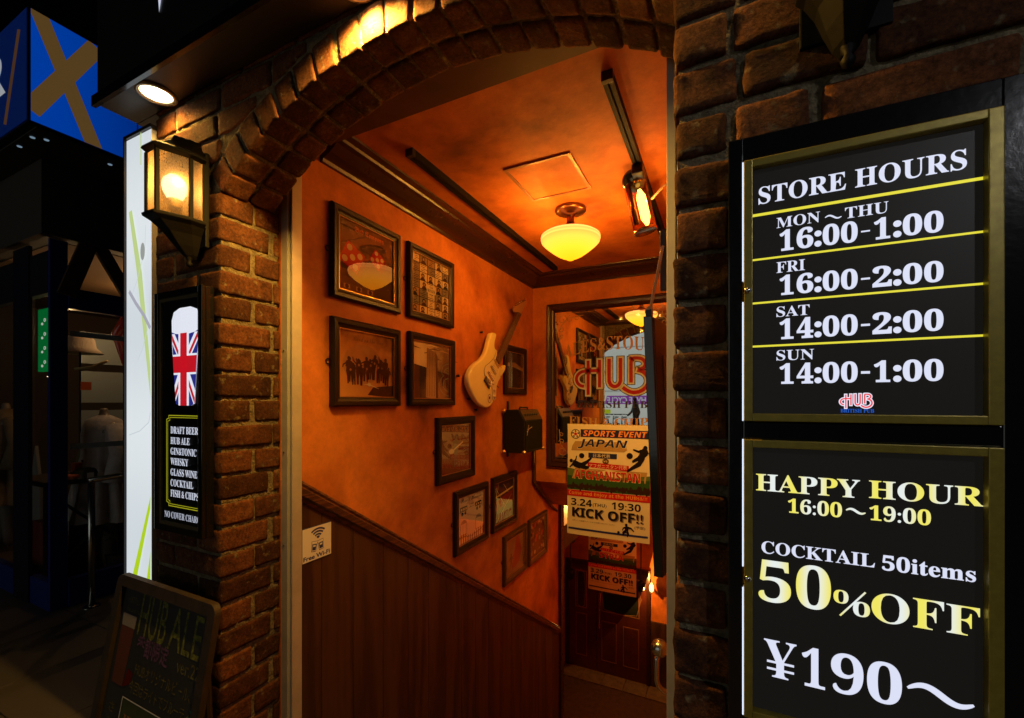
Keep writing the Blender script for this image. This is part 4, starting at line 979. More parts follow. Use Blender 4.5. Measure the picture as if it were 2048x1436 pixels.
def artJ(D):
    r = random.Random(11); D.rect(0, 1, 0, 1, DBR, 0)
    for k in range(60): D.disc(r.uniform(.06, .94), r.uniform(.05, .95), r.uniform(.02, .07), r.choice([BRN, TAN, GRY, RED_I, BLK_I, CRM]), .0003 + k * .00003, n=9)
picture([(665, 398), (803, 472), (803, 628), (667, 592)], 'large square picture of red dice, upper left of the framed pictures, reflecting the lamp', artA, .048)
picture([(818, 480), (909, 527), (910, 657), (820, 632)], 'framed black and cream collage of small faces beside the dice picture', artB, .044)
picture([(666, 622), (803, 668), (803, 812), (667, 813)], 'framed picture of dark figures in a round spotlight directly below the dice picture', artC, .048)
picture([(821, 660), (912, 683), (911, 811), (821, 811)], 'framed picture of a tall grey slab on a dark heap below the collage', artD, .044)
picture([(1012, 686), (1055, 700), (1054, 790), (1011, 787)], 'small dark framed picture partly behind the guitar neck near the corner', artE, .055)
picture([(876, 834), (952, 833), (951, 950), (877, 973)], 'framed brown poster of a guitarist to the left of the small amplifier', artF, .055)
picture([(912, 985), (978, 963), (979, 1078), (912, 1114)], 'framed cream poster with script lettering, arched windows and a black crowd', artG, .055)
picture([(986, 955), (1035, 943), (1036, 1038), (988, 1070)], 'framed dark blue and red picture below the amplifier reflecting a yellow board', artH, .055)
picture([(1010, 1075), (1055, 1047), (1055, 1135), (1010, 1178)], 'framed pale print with a crimson figure, lowest of the framed pictures', artI, .055, mat=M('worn_frame', (.05, .026, .011), .4))
picture([(1060, 1040), (1096, 1021), (1095, 1106), (1060, 1133)], 'smallest framed picture, a dark crowded collage nearest the lower stairs', artJ, .05, mat=MATS['worn_frame'])

# ------------------------------------------------------------------ guitar
GX = -1.655
def gz_(x, y): return fx(920 + x / 5.987, 590 + y / 5.987, GX)
gt = thing('electric_guitar', 'cream electric guitar with a dark fretboard hanging tilted on the stair wall', 'guitar', (XW, *gz_(300, 1000)))
outl = [(400, 448), (432, 455), (442, 482), (432, 530), (420, 580), (424, 632), (452, 662), (452, 720), (462, 800), (478, 838), (500, 866), (524, 864), (546, 838), (551, 862), (545, 902), (518, 952), (488, 992), (460, 1032), (441, 1085), (437, 1150), (432, 1215), (414, 1268), (385, 1312), (350, 1345), (308, 1352), (262, 1332), (215, 1290), (170, 1220), (130, 1140), (106, 1062), (104, 990), (120, 920), (152, 860), (204, 806), (262, 765), (308, 700), (334, 620), (354, 540), (370, 480), (384, 455)]
outl = resample(outl + [outl[0]], 3)[:-1]
gp = [gz_(*p) for p in outl]
def inset(pts, d):
    n_ = len(pts); out = []
    for i in range(n_):
        a, b, c = Vector(pts[i - 1]), Vector(pts[i]), Vector(pts[(i + 1) % n_]); t = (c - a).normalized(); out.append(tuple(b + Vector((t.y, -t.x)) * d))
    return out
area = sum(gp[i][0] * gp[(i + 1) % len(gp)][1] - gp[(i + 1) % len(gp)][0] * gp[i][1] for i in range(len(gp)))
sg = 1 if area < 0 else -1
lay = [(GX - .046, inset(gp, sg * .012)), (GX - .042, inset(gp, sg * .004)), (GX - .034, gp), (GX - .012, gp), (GX - .004, inset(gp, sg * .004)), (GX, inset(gp, sg * .012))]
vs = []; fs = []; n_ = len(gp)
for X, ps in lay: vs += [(X, a, b) for a, b in ps]
for i in range(len(lay) - 1):
    for k in range(n_): fs.append((i * n_ + k, i * n_ + (k + 1) % n_, (i + 1) * n_ + (k + 1) % n_, (i + 1) * n_ + k))
fs += [tuple(range(n_)), tuple(range((len(lay) - 1) * n_, len(lay) * n_))]
b_ = MB().add(vs, fs).build('body', M('cream_lacquer', (.82, .72, .30), .22, var=4, col2=(.74, .62, .25), coat=.6), gt)
for p in b_.data.polygons: p.use_smooth = len(p.vertices) == 4
def gext(pts, x0, x1, nm, mat, bevel=0):
    ps = [gz_(*p) for p in pts]; m = len(ps); return MB().add([(X, a, b) for X in (x0, x1) for a, b in ps], [tuple(range(m)), tuple(range(m, 2 * m))] + [(k, (k + 1) % m, m + (k + 1) % m, m + k) for k in range(m)]).build(nm, mat, gt, bevel=bevel)
gext([(425, 760), (687, 205), (724, 232), (462, 832)], GX - .012, GX + .012, 'neck', M('rosewood', (.11, .05, .024), .35, var=40, col2=(.06, .028, .014)), .001)
gext([(640, 160), (652, 205), (690, 205), (722, 240), (762, 160), (798, 84), (772, 60), (735, 66), (690, 110), (655, 135)], GX - .014, GX + .001, 'headstock', M('maple', (.42, .2, .08), .3, coat=.4), .001)
fr = MB()
for k in range(14):
    t = 1 - 2 ** (-(k + 1) / 9.); t = t / (1 - 2 ** (-15 / 9.)); ps = [gz_(687 + (425 - 687) * t, 205 + (760 - 205) * t), gz_(724 + (462 - 724) * t, 232 + (832 - 232) * t)]
    fr.tube([(GX + .0125, *ps[0]), (GX + .0125, *ps[1])], .0015, 5)
fr.build('frets', STEEL, gt)
pg = [(430, 675), (415, 720), (395, 765), (345, 815), (300, 850), (285, 900), (290, 960), (330, 1000), (365, 1040), (378, 1110), (385, 1180), (386, 1240), (398, 1272), (425, 1240), (430, 1150), (436, 1085), (455, 1030), (482, 990), (455, 950), (470, 870), (458, 835), (440, 810), (423, 765), (440, 700)]
gext(pg, GX + .0005, GX + .0035, 'pickguard', M('pickguard_cream', (.68, .58, .33), .3))
o = Draw(Pl('L', GX + .004)); o.stroke([gz_(*p) for p in pg[:13]], .0035, BLK_I, 0); o.build('guard_edge', None, gt)
for (a, b, c, d) in ((400, 768, 452, 868), (362, 848, 414, 950), (328, 918, 384, 1030)):
    p, q = gz_(a, b), gz_(c, d); pk = MB(); 
    pk.tube([(GX + .006, *p), (GX + .006, *q)], .0095, 8); pk.build('pickup', M('pickup_white', (.6, .45, .26), .35), gt)
    dd = MB()
    for k in range(6):
        t = (k + .5) / 6; dd.lathe([(.0001, .017), (.004, .017), (.004, .01)], n=8, M4=Matrix.Translation((GX, p[0] + (q[0] - p[0]) * t, p[1] + (q[1] - p[1]) * t)) @ Matrix.Rotation(R(90), 4, 'Y'))
    dd.build('pole_pieces', BLK, gt)
gext([(305, 972), (362, 1078), (342, 1122), (280, 1018)], GX + .001, GX + .012, 'bridge', M('bridge_steel', (.15, .12, .1), .3, metal=.8), .001)
for (a, b) in ((388, 1060), (402, 1138), (405, 1222)):
    MB().lathe([(.0001, .014), (.010, .013), (.012, .004), (.014, 0)], n=16, M4=Matrix.Translation((GX + .003, *gz_(a, b))) @ Matrix.Rotation(R(90), 4, 'Y')).build('knob', MATS['pickup_white'], gt, smooth=True)
MB().tube([(GX + .004, *gz_(434, 1085)), (GX + .018, *gz_(440, 1110))], .003, 6).build('switch', BLK, gt)
a_, b__ = gz_(352, 1245), gz_(352, 1310)
o = Draw(Pl('L', GX + .0012)); c_ = gz_(353, 1240); o.disc(c_[0], c_[1], .028, BLK_I, 0, ry=.036); o.disc(c_[0], c_[1], .024, CRM, .0004, ry=.032); o.disc(c_[0], c_[1] + .006, .012, NVY, .0008, ry=.012); o.build('sticker', None, gt)
stg = MB()
for k in range(6):
    t = k / 5; p = (290 + 45 * t + 8, 1000 + 95 * t + 20); q = (694 + 24 * t, 206 + 22 * t); stg.tube([(GX + .014, *gz_(*p)), (GX + .0165, *gz_(*q))], .0009, 4)
stg.build('strings', STEEL, gt)
for k in range(6):
    t = k / 5; p = (658 + 110 * t, 118 - 62 * t); c_ = gz_(*p)
    MB().lathe([(.0001, .012), (.010, .01), (.012, .002), (.008, -.004), (.0001, -.006)], n=10, M4=Matrix.Translation((GX + .004, *c_)) @ Matrix.Rotation(R(90), 4, 'Y')).build('tuning_peg', BRASS, gt, smooth=True)
for (x_, y_) in ((322, 440), (45, 965), (172, 1244), (258, 1372)):
    c_ = gz_(x_, y_); MB().lathe([(.0001, .012), (.008, .010), (.010, .002), (.006, 0), (.006, -.012)], n=10, M4=Matrix.Translation((GX - .048, *c_)) @ Matrix.Rotation(R(90), 4, 'Y')).build('wall_hook', BLK, gt, smooth=True)

# ------------------------------------------------------------------ amplifier
am = thing('guitar_amplifier', 'small black guitar amplifier on a bracket below the guitar', 'amplifier', (XW, 3.53, EYE - .44))
TOL = M('black_vinyl', (.007, .006, .005), .55, spec=.25, bump=(300, .5, .001)); ax0_, ax1_ = XW + .03, -1.50; ay0, ay1 = 3.33, 3.75; az0, az1 = EYE - .44, EYE - .072
vs = [(ax0_, az0), (ax1_, az0), (ax1_, az1 - .095), (ax1_ - .055, az1), (ax0_, az1)]; m = 5
MB().add([(x, y, z_) for y in (ay0, ay1) for x, z_ in vs], [tuple(range(m)), tuple(range(m, 2 * m))] + [(k, (k + 1) % m, m + (k + 1) % m, m + k) for k in range(m)]).build('cabinet', TOL, am, bevel=.004)
MB().box(ax1_ + .0005, ax1_ + .005, ay0 + .018, ay1 - .018, az0 + .02, az1 - .1).build('grille', M('grille_cloth', (.014, .013, .009), .9, spec=.1, bump=(500, .6, .001), var=300), am)
cpn = MB(); p0 = Vector((ax1_ + .001, 0, az1 - .09)); p1 = Vector((ax1_ - .05, 0, az1 - .003)); nn = Vector((.087, 0, .051)).normalized()
cpn.add([(p0.x, ay0 + .02, p0.z), (p0.x, ay1 - .02, p0.z), (p1.x, ay1 - .02, p1.z), (p1.x, ay0 + .02, p1.z)] + [(p0.x + nn.x * .004, ay0 + .02, p0.z + nn.z * .004), (p0.x + nn.x * .004, ay1 - .02, p0.z + nn.z * .004), (p1.x + nn.x * .004, ay1 - .02, p1.z + nn.z * .004), (p1.x + nn.x * .004, ay0 + .02, p1.z + nn.z * .004)], [(0, 1, 2, 3), (4, 5, 6, 7), (0, 1, 5, 4), (1, 2, 6, 5), (2, 3, 7, 6), (3, 0, 4, 7)])
cpn.build('control_panel', M('panel_bronze', (.12, .075, .04), .35, metal=.6), am)
pc = (p0 + p1) / 2
for k in range(6):
    MB().lathe([(.0001, .02), (.008, .019), (.010, .004), (.011, 0)], n=12, M4=Matrix.Translation((pc.x + .002, ay0 + .06 + k * .05, pc.z)) @ nn.to_track_quat('Z', 'Y').to_matrix().to_4x4()).build('knob', BLK, am, smooth=True)
CR = M('corner_metal', (.45, .25, .12), .35, metal=.8)
for yy in (ay0, ay1):
    for zz in (az0, ):
        for xx in (ax0_, ax1_): MB().lathe([(.0001, .018), (.014, .014), (.02, .003), (.021, -.003), (.014, -.014), (.0001, -.018)], (xx, yy, zz + .008), 10).build('corner_guard', CR, am)
MB().lathe([(.0001, .018), (.014, .014), (.02, .003), (.021, -.003), (.014, -.014), (.0001, -.018)], (ax0_, ay0, az1 - .008), 10).build('corner_guard', CR, am)
D = Draw(Pl('L', ax1_ + .0055)); 
D.text('f', ay0 + .05, ay0 + .09, az1 - .22, az1 - .13, INK('silver', (.5, .42, .3)), 0, style='script'); D.stroke(resample([(ay0 + .05, az1 - .19), (ay0 + .08, az1 - .17), (ay0 + .11, az1 - .16), (ay0 + .16, az1 - .15)], 4), .006, INK('silver', (.5, .42, .3)), .0003)
D.build('badge', None, am)
MB().tube([(-1.6, ay0 + .12, az1), (-1.6, ay0 + .13, az1 + .018), (-1.6, ay1 - .13, az1 + .018), (-1.6, ay1 - .12, az1)], .008, 8).build('handle', BLK, am, smooth=True)
for zz in ((az1 + .0, az1 + .075), (az0 - .05, az0)): MB().box(XW + .001, XW + .012, 3.44, 3.47, zz[0], zz[1]).build('bracket', BLK, am)
MB().box(XW + .001, ax0_, 3.42, 3.49, az0 + .02, az1 - .02).build('bracket', BLK, am)
# pipe in the corner
tag(MB().tube([(XW + .03, YBK - .03, EYE - .40), (XW + .03, YBK - .03, sz0 - .01), (XW + .03, YBK + .02, sz0 - .05), (XW + .03, 4.50, sz1 - .02), (XW + .03, 4.66, sz1 - .10)], .018, 10).build('cable_conduit', M('conduit', (.07, .03, .015), .4), None, smooth=True), 'brown conduit running down the corner and along the sloping soffit', 'pipe')

# ------------------------------------------------------------------ pub mirror
MY = YBK - .035
pm_ = thing('pub_mirror', 'large etched pub mirror in a dark wood frame with red HUB lettering', 'mirror', (-.93, YBK, EYE - .64))
ux0, ux1, uz0, uz1 = -1.556, -.30, EYE - .643, EYE + .955
pr = [(0, 0), (0, .03), (.012, .04), (.03, .034), (.05, .03), (.058, .036), (.07, .03), (.082, .014), (.085, .004)]
vs = []; fs = []; n_ = len(pr)
for (sx_, sz_) in ((0, 0), (1, 0), (1, 1), (0, 1)):
    for a, b in pr: vs.append(((ux0 + a) if sx_ == 0 else (ux1 - a), YBK - .002 - b, (uz0 + a) if sz_ == 0 else (uz1 - a)))
for c in range(4):
    for k in range(n_ - 1): fs.append((c * n_ + k, c * n_ + k + 1, ((c + 1) % 4) * n_ + k + 1, ((c + 1) % 4) * n_ + k))
MB().add(vs, fs).build('frame', WOOD, pm_)
gy = YBK - .012
MB().box(ux0 + .08, ux1 - .08, gy, YBK - .003, uz0 + .08, uz1 - .08).build('mirror_glass', MIRROR, pm_)
MP = lambda x, y: fy(x, y, gy)
D = Draw(Pl('Y', gy - .0008)); GLD = M('etched_gold', (.36, .2, .06), .5); LR = M('logo_red_paint', (.24, .004, .007), .5, spec=.2); LS = M('logo_silver', (.36, .38, .37), .4); LK = M('logo_black', (.02, .015, .012), .4)
a = MP(1149, 796); b = MP(1297, 713)
za = MP(1180, 795)[1]; zb = MP(1200, 713)[1]
lx0_ = MP(1149, 760)[0]; lx1_ = MP(1302, 760)[0]
logo(D, lx0_, lx1_, za, zb, LR, LS, LK, 0, .0005)
D.build('logo', None, pm_)
D = Draw(Pl('Y', gy - .0008)); cxm = (ux0 + ux1) / 2
za = MP(1140, 708)[1]
D.mark(); D.text('ALES&STOUTS', MP(1128, 700)[0], 2 * cxm - MP(1128, 700)[0], MP(1140, 712)[1] - .02, MP(1140, 690)[1] - .0, GLD, .0003, bend=.06)
D.mark(); D.text('BRITISH PUB', MP(1153, 810)[0], 2 * cxm - MP(1153, 810)[0], MP(1200, 816)[1], MP(1200, 802)[1], LK, .0003)
D.mark(); D.text('FISH & CHIPS', MP(1138, 840)[0], 2 * cxm - MP(1138, 840)[0], MP(1200, 850)[1], MP(1200, 832)[1], GLD, .0003, bend=-.02)
D.build_split('lettering', pm_)
D = Draw(Pl('Y', gy - .0008))
def scroll(cx_, cz_, sx_, sz_):
    for (r_, a0, dx, dz) in ((.05, 0, .05, -.05), (.035, 1.5, .13, -.045), (.03, 3, .045, -.14), (.025, 2, .2, -.04), (.022, 4, .04, -.21)):
        pts = [(cx_ + sx_ * (dx + r_ * (1 - k / 22) * math.cos(a0 + k * .42)), cz_ + sz_ * (-dz * -1 + r_ * (1 - k / 22) * math.sin(a0 + k * .42))) for k in range(18)]
        D.stroke(pts, .006, GLD, 0)
    D.stroke([(cx_ + sx_ * .02, cz_ + sz_ * -.26), (cx_ + sx_ * .03, cz_ + sz_ * -.12), (cx_ + sx_ * .1, cz_ + sz_ * -.04), (cx_ + sx_ * .26, cz_ + sz_ * -.02)], .007, GLD, .0003)
for (sx_, cx_) in ((1, ux0 + .105), (-1, ux1 - .105)):
    for (sz_, cz_) in ((1, uz1 - .11), (-1, uz0 + .11)): scroll(cx_, cz_, sx_, sz_)
D.stroke([(ux0 + .1, uz0 + .1), (ux1 - .1, uz0 + .1), (ux1 - .1, uz1 - .1), (ux0 + .1, uz1 - .1), (ux0 + .1, uz0 + .1)], .003, GLD, .0006)
D.build('etched_scrolls', None, pm_)

# ------------------------------------------------------------------ sports posters
PPW = M('poster_paper', (.76, .74, .56), .35); PBL = INK('poster_blue', (.02, .03, .12)); PRD = INK('poster_red', (.5, .015, .015)); PTN = INK('poster_tan', (.42, .3, .13)); POR = INK('poster_orange', (.75, .35, .1))
def player1(D, mat, d):
    P_ = D
    P_.disc(.05, .665, .022, mat, d, ry=.017); P_.stroke([(.07, .655), (.1, .64), (.16, .625), (.2, .63)], [.04, .06, .055, .04], mat, d)
    P_.stroke([(.19, .63), (.25, .66), (.31, .7)], [.045, .03, .018], mat, d); P_.stroke([(.18, .622), (.24, .61), (.28, .615)], [.045, .035, .02], mat, d)
    P_.stroke([(.09, .65), (.11, .68), (.12, .71)], [.025, .016, .012], mat, d); P_.stroke([(.08, .64), (.05, .62), (.03, .605)], [.025, .016, .012], mat, d); P_.disc(.185, .715, .034, mat, d, ry=.024)
def player2(D, mat, d):
    P_ = D
    P_.disc(.95, .81, .024, mat, d, ry=.018); P_.stroke([(.95, .8), (.94, .77), (.9, .73)], [.05, .08, .06], mat, d); P_.stroke([(.93, .785), (.87, .775), (.81, .79)], [.03, .02, .014], mat, d)
    P_.stroke([(.91, .74), (.86, .71), (.8, .685)], [.055, .035, .02], mat, d); P_.stroke([(.92, .735), (.88, .67), (.74, .6)], [.06, .045, .02], mat, d); P_.stroke([(.96, .78), (.985, .76)], [.03, .014], mat, d); P_.disc(.77, .735, .037, mat, d, ry=.026)
def player3(D, mat, d):
    P_ = D
    P_.disc(.735, .14, .016, mat, d, ry=.012); P_.stroke([(.735, .13), (.74, .105), (.74, .085)], [.03, .045, .035], mat, d); P_.stroke([(.745, .12), (.79, .115), (.825, .09)], [.02, .014, .01], mat, d)
    P_.stroke([(.73, .12), (.7, .11), (.69, .09)], [.018, .012, .008], mat, d); P_.stroke([(.735, .09), (.7, .07), (.7, .045)], [.03, .022, .012], mat, d); P_.stroke([(.745, .085), (.76, .06), (.745, .04)], [.03, .022, .012], mat, d); P_.disc(.645, .07, .015, mat, d, ry=.011)
def poster(label, x0, x1, z0, z1, Y, country, jp, date, day, tilt=0.):
    t = thing('sports_poster', label, 'poster', ((x0 + x1) / 2, Y, z0), 'match posters over the stairs')
    NX, NZ = 10, 14
    def S(u, v, d=0):
        return (x0 + u * (x1 - x0) + tilt * v * 0, Y - d - .012 * math.sin(PI * u) * (1 - v) - .02 * (1 - v) ** 2, z0 + v * (z1 - z0))
    vs = [S(i / NX, j / NZ, 0) for i in range(NX + 1) for j in range(NZ + 1)]
    fs = [(i * (NZ + 1) + j, i * (NZ + 1) + j + 1, (i + 1) * (NZ + 1) + j + 1, (i + 1) * (NZ + 1) + j) for i in range(NX) for j in range(NZ)]
    MB().add(vs, fs).build('sheet', PPW, t, smooth=True)
    D = Draw(Pl('Y', 0, lambda a, b, d: S(a, b, d + .0035)))
    def R_(a0, a1, b0, b1, m, d):
        for k in range(6): D.rect(a0 + (a1 - a0) * k / 6, a0 + (a1 - a0) * (k + 1) / 6, b0, b1, m, d)
    R_(.17, .985, .885, .955, PBL, 0); D.text('SPORTS EVENT', .2, .975, .892, .948, PRD, .0008, style='sansit', bold=.015); D.text('SPORTS EVENT', .205, .97, .895, .945, POR, .0014, style='sansit')
    D.disc(.105, .91, .06, PBL, .0005, ry=.044, n=24); D.disc(.105, .91, .05, PPW, .001, ry=.037, n=24); D.disc(.105, .91, .022, PRD, .0015, ry=.016, n=5)
    for k in range(5):
        q = 2 * PI * k / 5 + .3; D.disc(.105 + .036 * math.cos(q), .91 + .026 * math.sin(q), .012, PBL, .0015, ry=.009, n=5)
    D.poly([(.05, .76), (.06, .80), (.1, .845), (.72, .85), (.74, .78), (.7, .765)], PTN, 0); D.text('JAPAN', .13, .75, .775, .87, WHI, .0005, style='sansit', bold=.012); D.text('JAPAN', .135, .745, .78, .866, PBL, .001, style='sansit')
    R_(.27, .62, .70, .745, PBL, 0); D.text('日本代表', .33, .54, .705, .74, WHI, .0006, style='cjk')
    D.disc(.485, .675, .04, BRN, .0003, ry=.024); D.text('VS.', .455, .515, .668, .683, WHI, .0008, style='sans')
    D.poly([(.26, .615), (.76, .60), (.76, .648), (.26, .66)], PRD, 0); D.text(jp, .28, .74, .612, .648, WHI, .0006, style='cjk')
    R_(0, 1, .405, .53, GRN, 0); D.poly([(0, .53), (1, .53), (1, .57), (.6, .535), (.4, .56), (0, .6)], M('ink_grass', (.09, .17, .03), .6), .0002)
    r = random.Random(4)
    for k in range(44): a = k / 44 + .01; D.disc(a, .425 + r.uniform(0, .02), .018, DBR, .0005 + .00001 * k, ry=r.uniform(.012, .04), n=7)
    D.poly([(.06, .505), (.95, .505), (.97, .6), (.1, .6)], PTN, .0003); 
    wd = .8 if len(country) > 6 else .5; c0 = .49 - wd / 2
    D.text(country, c0 - .006, c0 + wd + .006, .503, .592, CRM, .0007, style='sans', bold=.012); D.text(country, c0, c0 + wd, .508, .587, PRD, .0012, style='sans')
    R_(0, 1, .345, .40, PRD, .0003); D.text('Come and Enjoy at the HUBs&!!!', .02, .97, .35, .393, POR, .0008, style='sans')
    D.text(date, .05, .32, .262, .325, BLK_I, .0005, style='sans'); D.text('(' + day + ')', .33, .5, .262, .298, BLK_I, .0005, style='sans'); D.text('19:30', .56, .9, .262, .325, BLK_I, .0005, style='sans')
    D.text('KICK OFF!!', .075, .935, .155, .238, GRY, .0003, style='sans', bold=.01); D.text('KICK OFF!!', .065, .92, .162, .245, BLK_I, .0008, style='sans', bold=.012)
    D.text('※詳しくは店舗スタッフまでお問い合わせください', .07, .6, .122, .135, GRY, .0005, style='cjk'); D.text('(予定)', .83, .95, .11, .14, BLK_I, .0005, style='cjk')
    R_(.02, .98, .045, .062, M('ink_stripe', (.02, .03, .22), .4), .0003)
    player1(D, BLK_I, .0016); player2(D, BLK_I, .0016); player3(D, BLK_I, .0016)
    D.build('print', None, t); return t
pY = 3.965
px0 = (fy(1133, 950, pY)[0] + fy(1138, 1060, pY)[0]) / 2; px1 = fy(1300, 950, pY)[0]
poster('large JAPAN against AFGHANISTAN football poster hanging over the lower edge of the mirror', px0, px1, (fy(1137, 1064, pY)[1] + fy(1300, 1088, pY)[1]) / 2, (fy(1133, 846, pY)[1] + fy(1293, 853, pY)[1]) / 2, pY, 'AFGHANISTAN', 'アフガニスタン代表', '3.24', 'THU')
sY = 7.25; sx0, sx1 = fy(1177, 1120, sY)[0], fy(1273, 1120, sY)[0]; sz_b = (fy(1180, 1179, sY)[1] + fy(1273, 1191, sY)[1]) / 2
p2 = poster('smaller SYRIA football poster hanging lower down the stairs behind the first poster', sx0, sx1, sz_b, sz_b + (sx1 - sx0) * 1.37, sY, 'SYRIA', 'シリア代表', '3.29', 'TUE')
for xx in (sx0 + .05, sx1 - .05): MB().tube([(xx, sY, sz_b + (sx1 - sx0) * 1.37), (xx, sY, sz1)], .004, 6).build('cord', BLK, p2)

# ------------------------------------------------------------------ lower hall
DY = 8.66
dd = thing('pub_doors', 'dark red wooden double doors with glass lights and a brass pull at the foot of the stairs', 'door', (-2, DY, ZL))
DR = M('door_red_wood', (.10, .022, .012), .32, var=7, col2=(.06, .014, .008), coat=.2); GLT = M('door_bead', (.3, .13, .05), .35, metal=.3)
def DX(x): return fy(x, 1200, DY)[0]
def DZ(x, y): return fy(x, y, DY)[1]
dt = DZ(1160, 1128); zf = ZL + .022
def leaf(x0, x1, win, panels, nm='door_leaf'):
    L = MB().box(x0, x1, DY, DY + .03, zf, dt).build(nm, DR, dd, bevel=.003)
    L2 = L
    (a0, a1, b0, b1) = win
    MB().box(a0, a1, DY - .006, DY - .001, b0, b1).build('window_glass', M('dark_glass', (.015, .02, .02), .05), L2)
    f_ = MB()
    for q in ((a0 - .02, a0, b0 - .02, b1 + .02), (a1, a1 + .02, b0 - .02, b1 + .02), (a0, a1, b1, b1 + .02), (a0, a1, b0 - .02, b0)): f_.box(q[0], q[1], DY - .012, DY - .001, q[2], q[3])
    f_.build('window_bead', GLT, L2)
    D = Draw(Pl('Y', DY - .007)); D.stroke(resample([(a0 + .03, b0 + .03), (a1 - .03, b0 + .03), (a1 - .03, b1 - .03), (a0 + .03, b1 - .03), (a0 + .03, b0 + .03)], 2), .01, TAN, 0); D.build('etched_line', None, L2)
    for (a0, a1, b0, b1) in panels:
        MB().box(a0 + .03, a1 - .03, DY - .006, DY - .001, b0 + .03, b1 - .03).build('panel', DR, L2, bevel=.003)
        f_ = MB()
        for q in ((a0, a0 + .014, b0, b1), (a1 - .014, a1, b0, b1), (a0 + .014, a1 - .014, b1 - .014, b1), (a0 + .014, a1 - .014, b0, b0 + .014)): f_.box(q[0], q[1], DY - .010, DY - .001, q[2], q[3])
        f_.build('panel_bead', GLT, L2)
xm = (DX(1190) + DX(1196)) / 2
leaf(DX(1139), xm - .004, (DX(1153), DX(1172), DZ(1162, 1212), DZ(1162, 1142)), [(DX(1152), DX(1174), DZ(1162, 1309), DZ(1162, 1225))])
leaf(xm + .004, DX(1293), (DX(1205), DX(1277), DZ(1240, 1228), DZ(1240, 1155)), [(DX(1203), DX(1233), DZ(1218, 1324), DZ(1218, 1244)), (DX(1246), DX(1278), DZ(1262, 1336), DZ(1262, 1256))])
fr = MB(); 
for q in ((DX(1136) - .05, DX(1139) - .003, zf, dt + .09), (DX(1293) + .003, DX(1293) + .07, zf, dt + .09), (DX(1139) - .003, DX(1293) + .003, dt + .004, dt + .09)): fr.box(q[0], q[1], DY - .03, 8.70, q[2], q[3])
fr.build('door_case', WOOD, dd)
hx = DX(1194) + .07
MB().tube([(hx, DY, DZ(1194, 1186)), (hx, DY - .06, DZ(1194, 1182)), (hx, DY - .06, DZ(1194, 1252)), (hx, DY, DZ(1194, 1248))], .02, 10).build('pull_handle', BRASS, dd, smooth=True)
MB().box(DX(1293) + .075, XR - .005, 8.66, 8.70, ZL + .003, DZ(1300, 1243)).build('dark_boarding', OAK)
o = bpy.data.objects['dark_boarding']; tag(o, 'dark oak panel beside the right edge of the lower doors', 'panelling')
# sconce with candle bulb
sx_ = fy(1303, 1175, 8.45)
sc_ = thing('wall_sconce', 'small wall light with one glowing candle bulb right of the lower doors', 'wall light', (sx_[0], 8.7, sx_[1]))
MB().tube([(sx_[0], 8.7, sx_[1] - .1), (sx_[0], 8.55, sx_[1] - .12), (sx_[0], 8.45, sx_[1] - .10)], .012, 8).build('arm', BRASS, sc_, smooth=True)
MB().lathe([(.0001, .1), (.016, .08), (.04, .02), (.042, -.02), (.03, -.07), (.02, -.08)], (sx_[0], 8.45, sx_[1]), 16).build('bulb', E('candle_glow', (1, .62, .16), 4.), sc_, smooth=True)
point('sconce_lamp', (sx_[0] - .1, 8.3, sx_[1]), 34, (1, .42, .08), 0., sc_)
for (x_, y_, lab) in ((1143, 1072, 'black spot lamp hanging left of the SYRIA poster'), (1282, 1170, 'black spot lamp hanging right of the SYRIA poster'), (1141, 1146, 'black spot lamp at the top left corner of the lower doors')):
    Yq = 7.6 if y_ < 1100 else 8.3; c_ = fy(x_, y_, Yq); t = thing('spot_lamp', lab, 'spot lamp', (c_[0], Yq, c_[1]), 'spot lamps in the lower hall')
    MB().tube([(c_[0], Yq, c_[1] + .05), (c_[0], Yq, sz1)], .012, 8).build('stem', BLK, t)
    MB().lathe([(.0001, .12), (.05, .11), (.075, .03), (.095, -.05), (.1, -.09), (.09, -.09), (.07, 0)], n=18, M4=Matrix.Translation((c_[0], Yq, c_[1])) @ Matrix.Rotation(R(38), 4, 'X') @ Matrix.Rotation(R(25), 4, 'Y')).build('lamp_head', BLK, t, smooth=True)
hl = point('hall_fill', (-1.9, 6.1, sz1 - .3), 290, (1, .42, .08), .0)  # unseen fill light added to brighten the lower hall and SYRIA poster
hl.parent = None
hb_ = thing('added_hall_lamp', 'added unseen lamp that brightens the lower hall and its poster', 'lamp', (-1.9, 6.1, sz1 - .1))
MB().lathe([(.0001, 0), (.07, -.01), (.09, -.07), (.085, -.08)], (-1.9, 6.1, sz1 - .02), 18).build('shade', BRZ, hb_, smooth=True); setpar(hl, hb_)
# board reflected in the dark blue picture
lv = thing('menu_board', 'yellow menu board with red lettering, seen only as a reflection in a picture', 'board', (XR - .01, 6.3, EYE - 1.9))
MB().box(XR - .02, XR - .004, 5.9, 6.9, EYE - 2.1, EYE - 1.5).build('panel', E('board_glow', (.8, .45, .08), .9), lv)  # board glows by itself in place of the warm light on it
D = Draw(Pl('R', XR - .021)); D.text('Lovely day', -6.85, -5.95, EYE - 1.75, EYE - 1.55, E('board_red', (.5, .03, .01), .8), 0, style='script'); D.text('DINNER', -6.8, -6.0, EYE - 2.05, EYE - 1.85, MATS['board_red'], 0, style='sans'); D.build('lettering', None, lv)

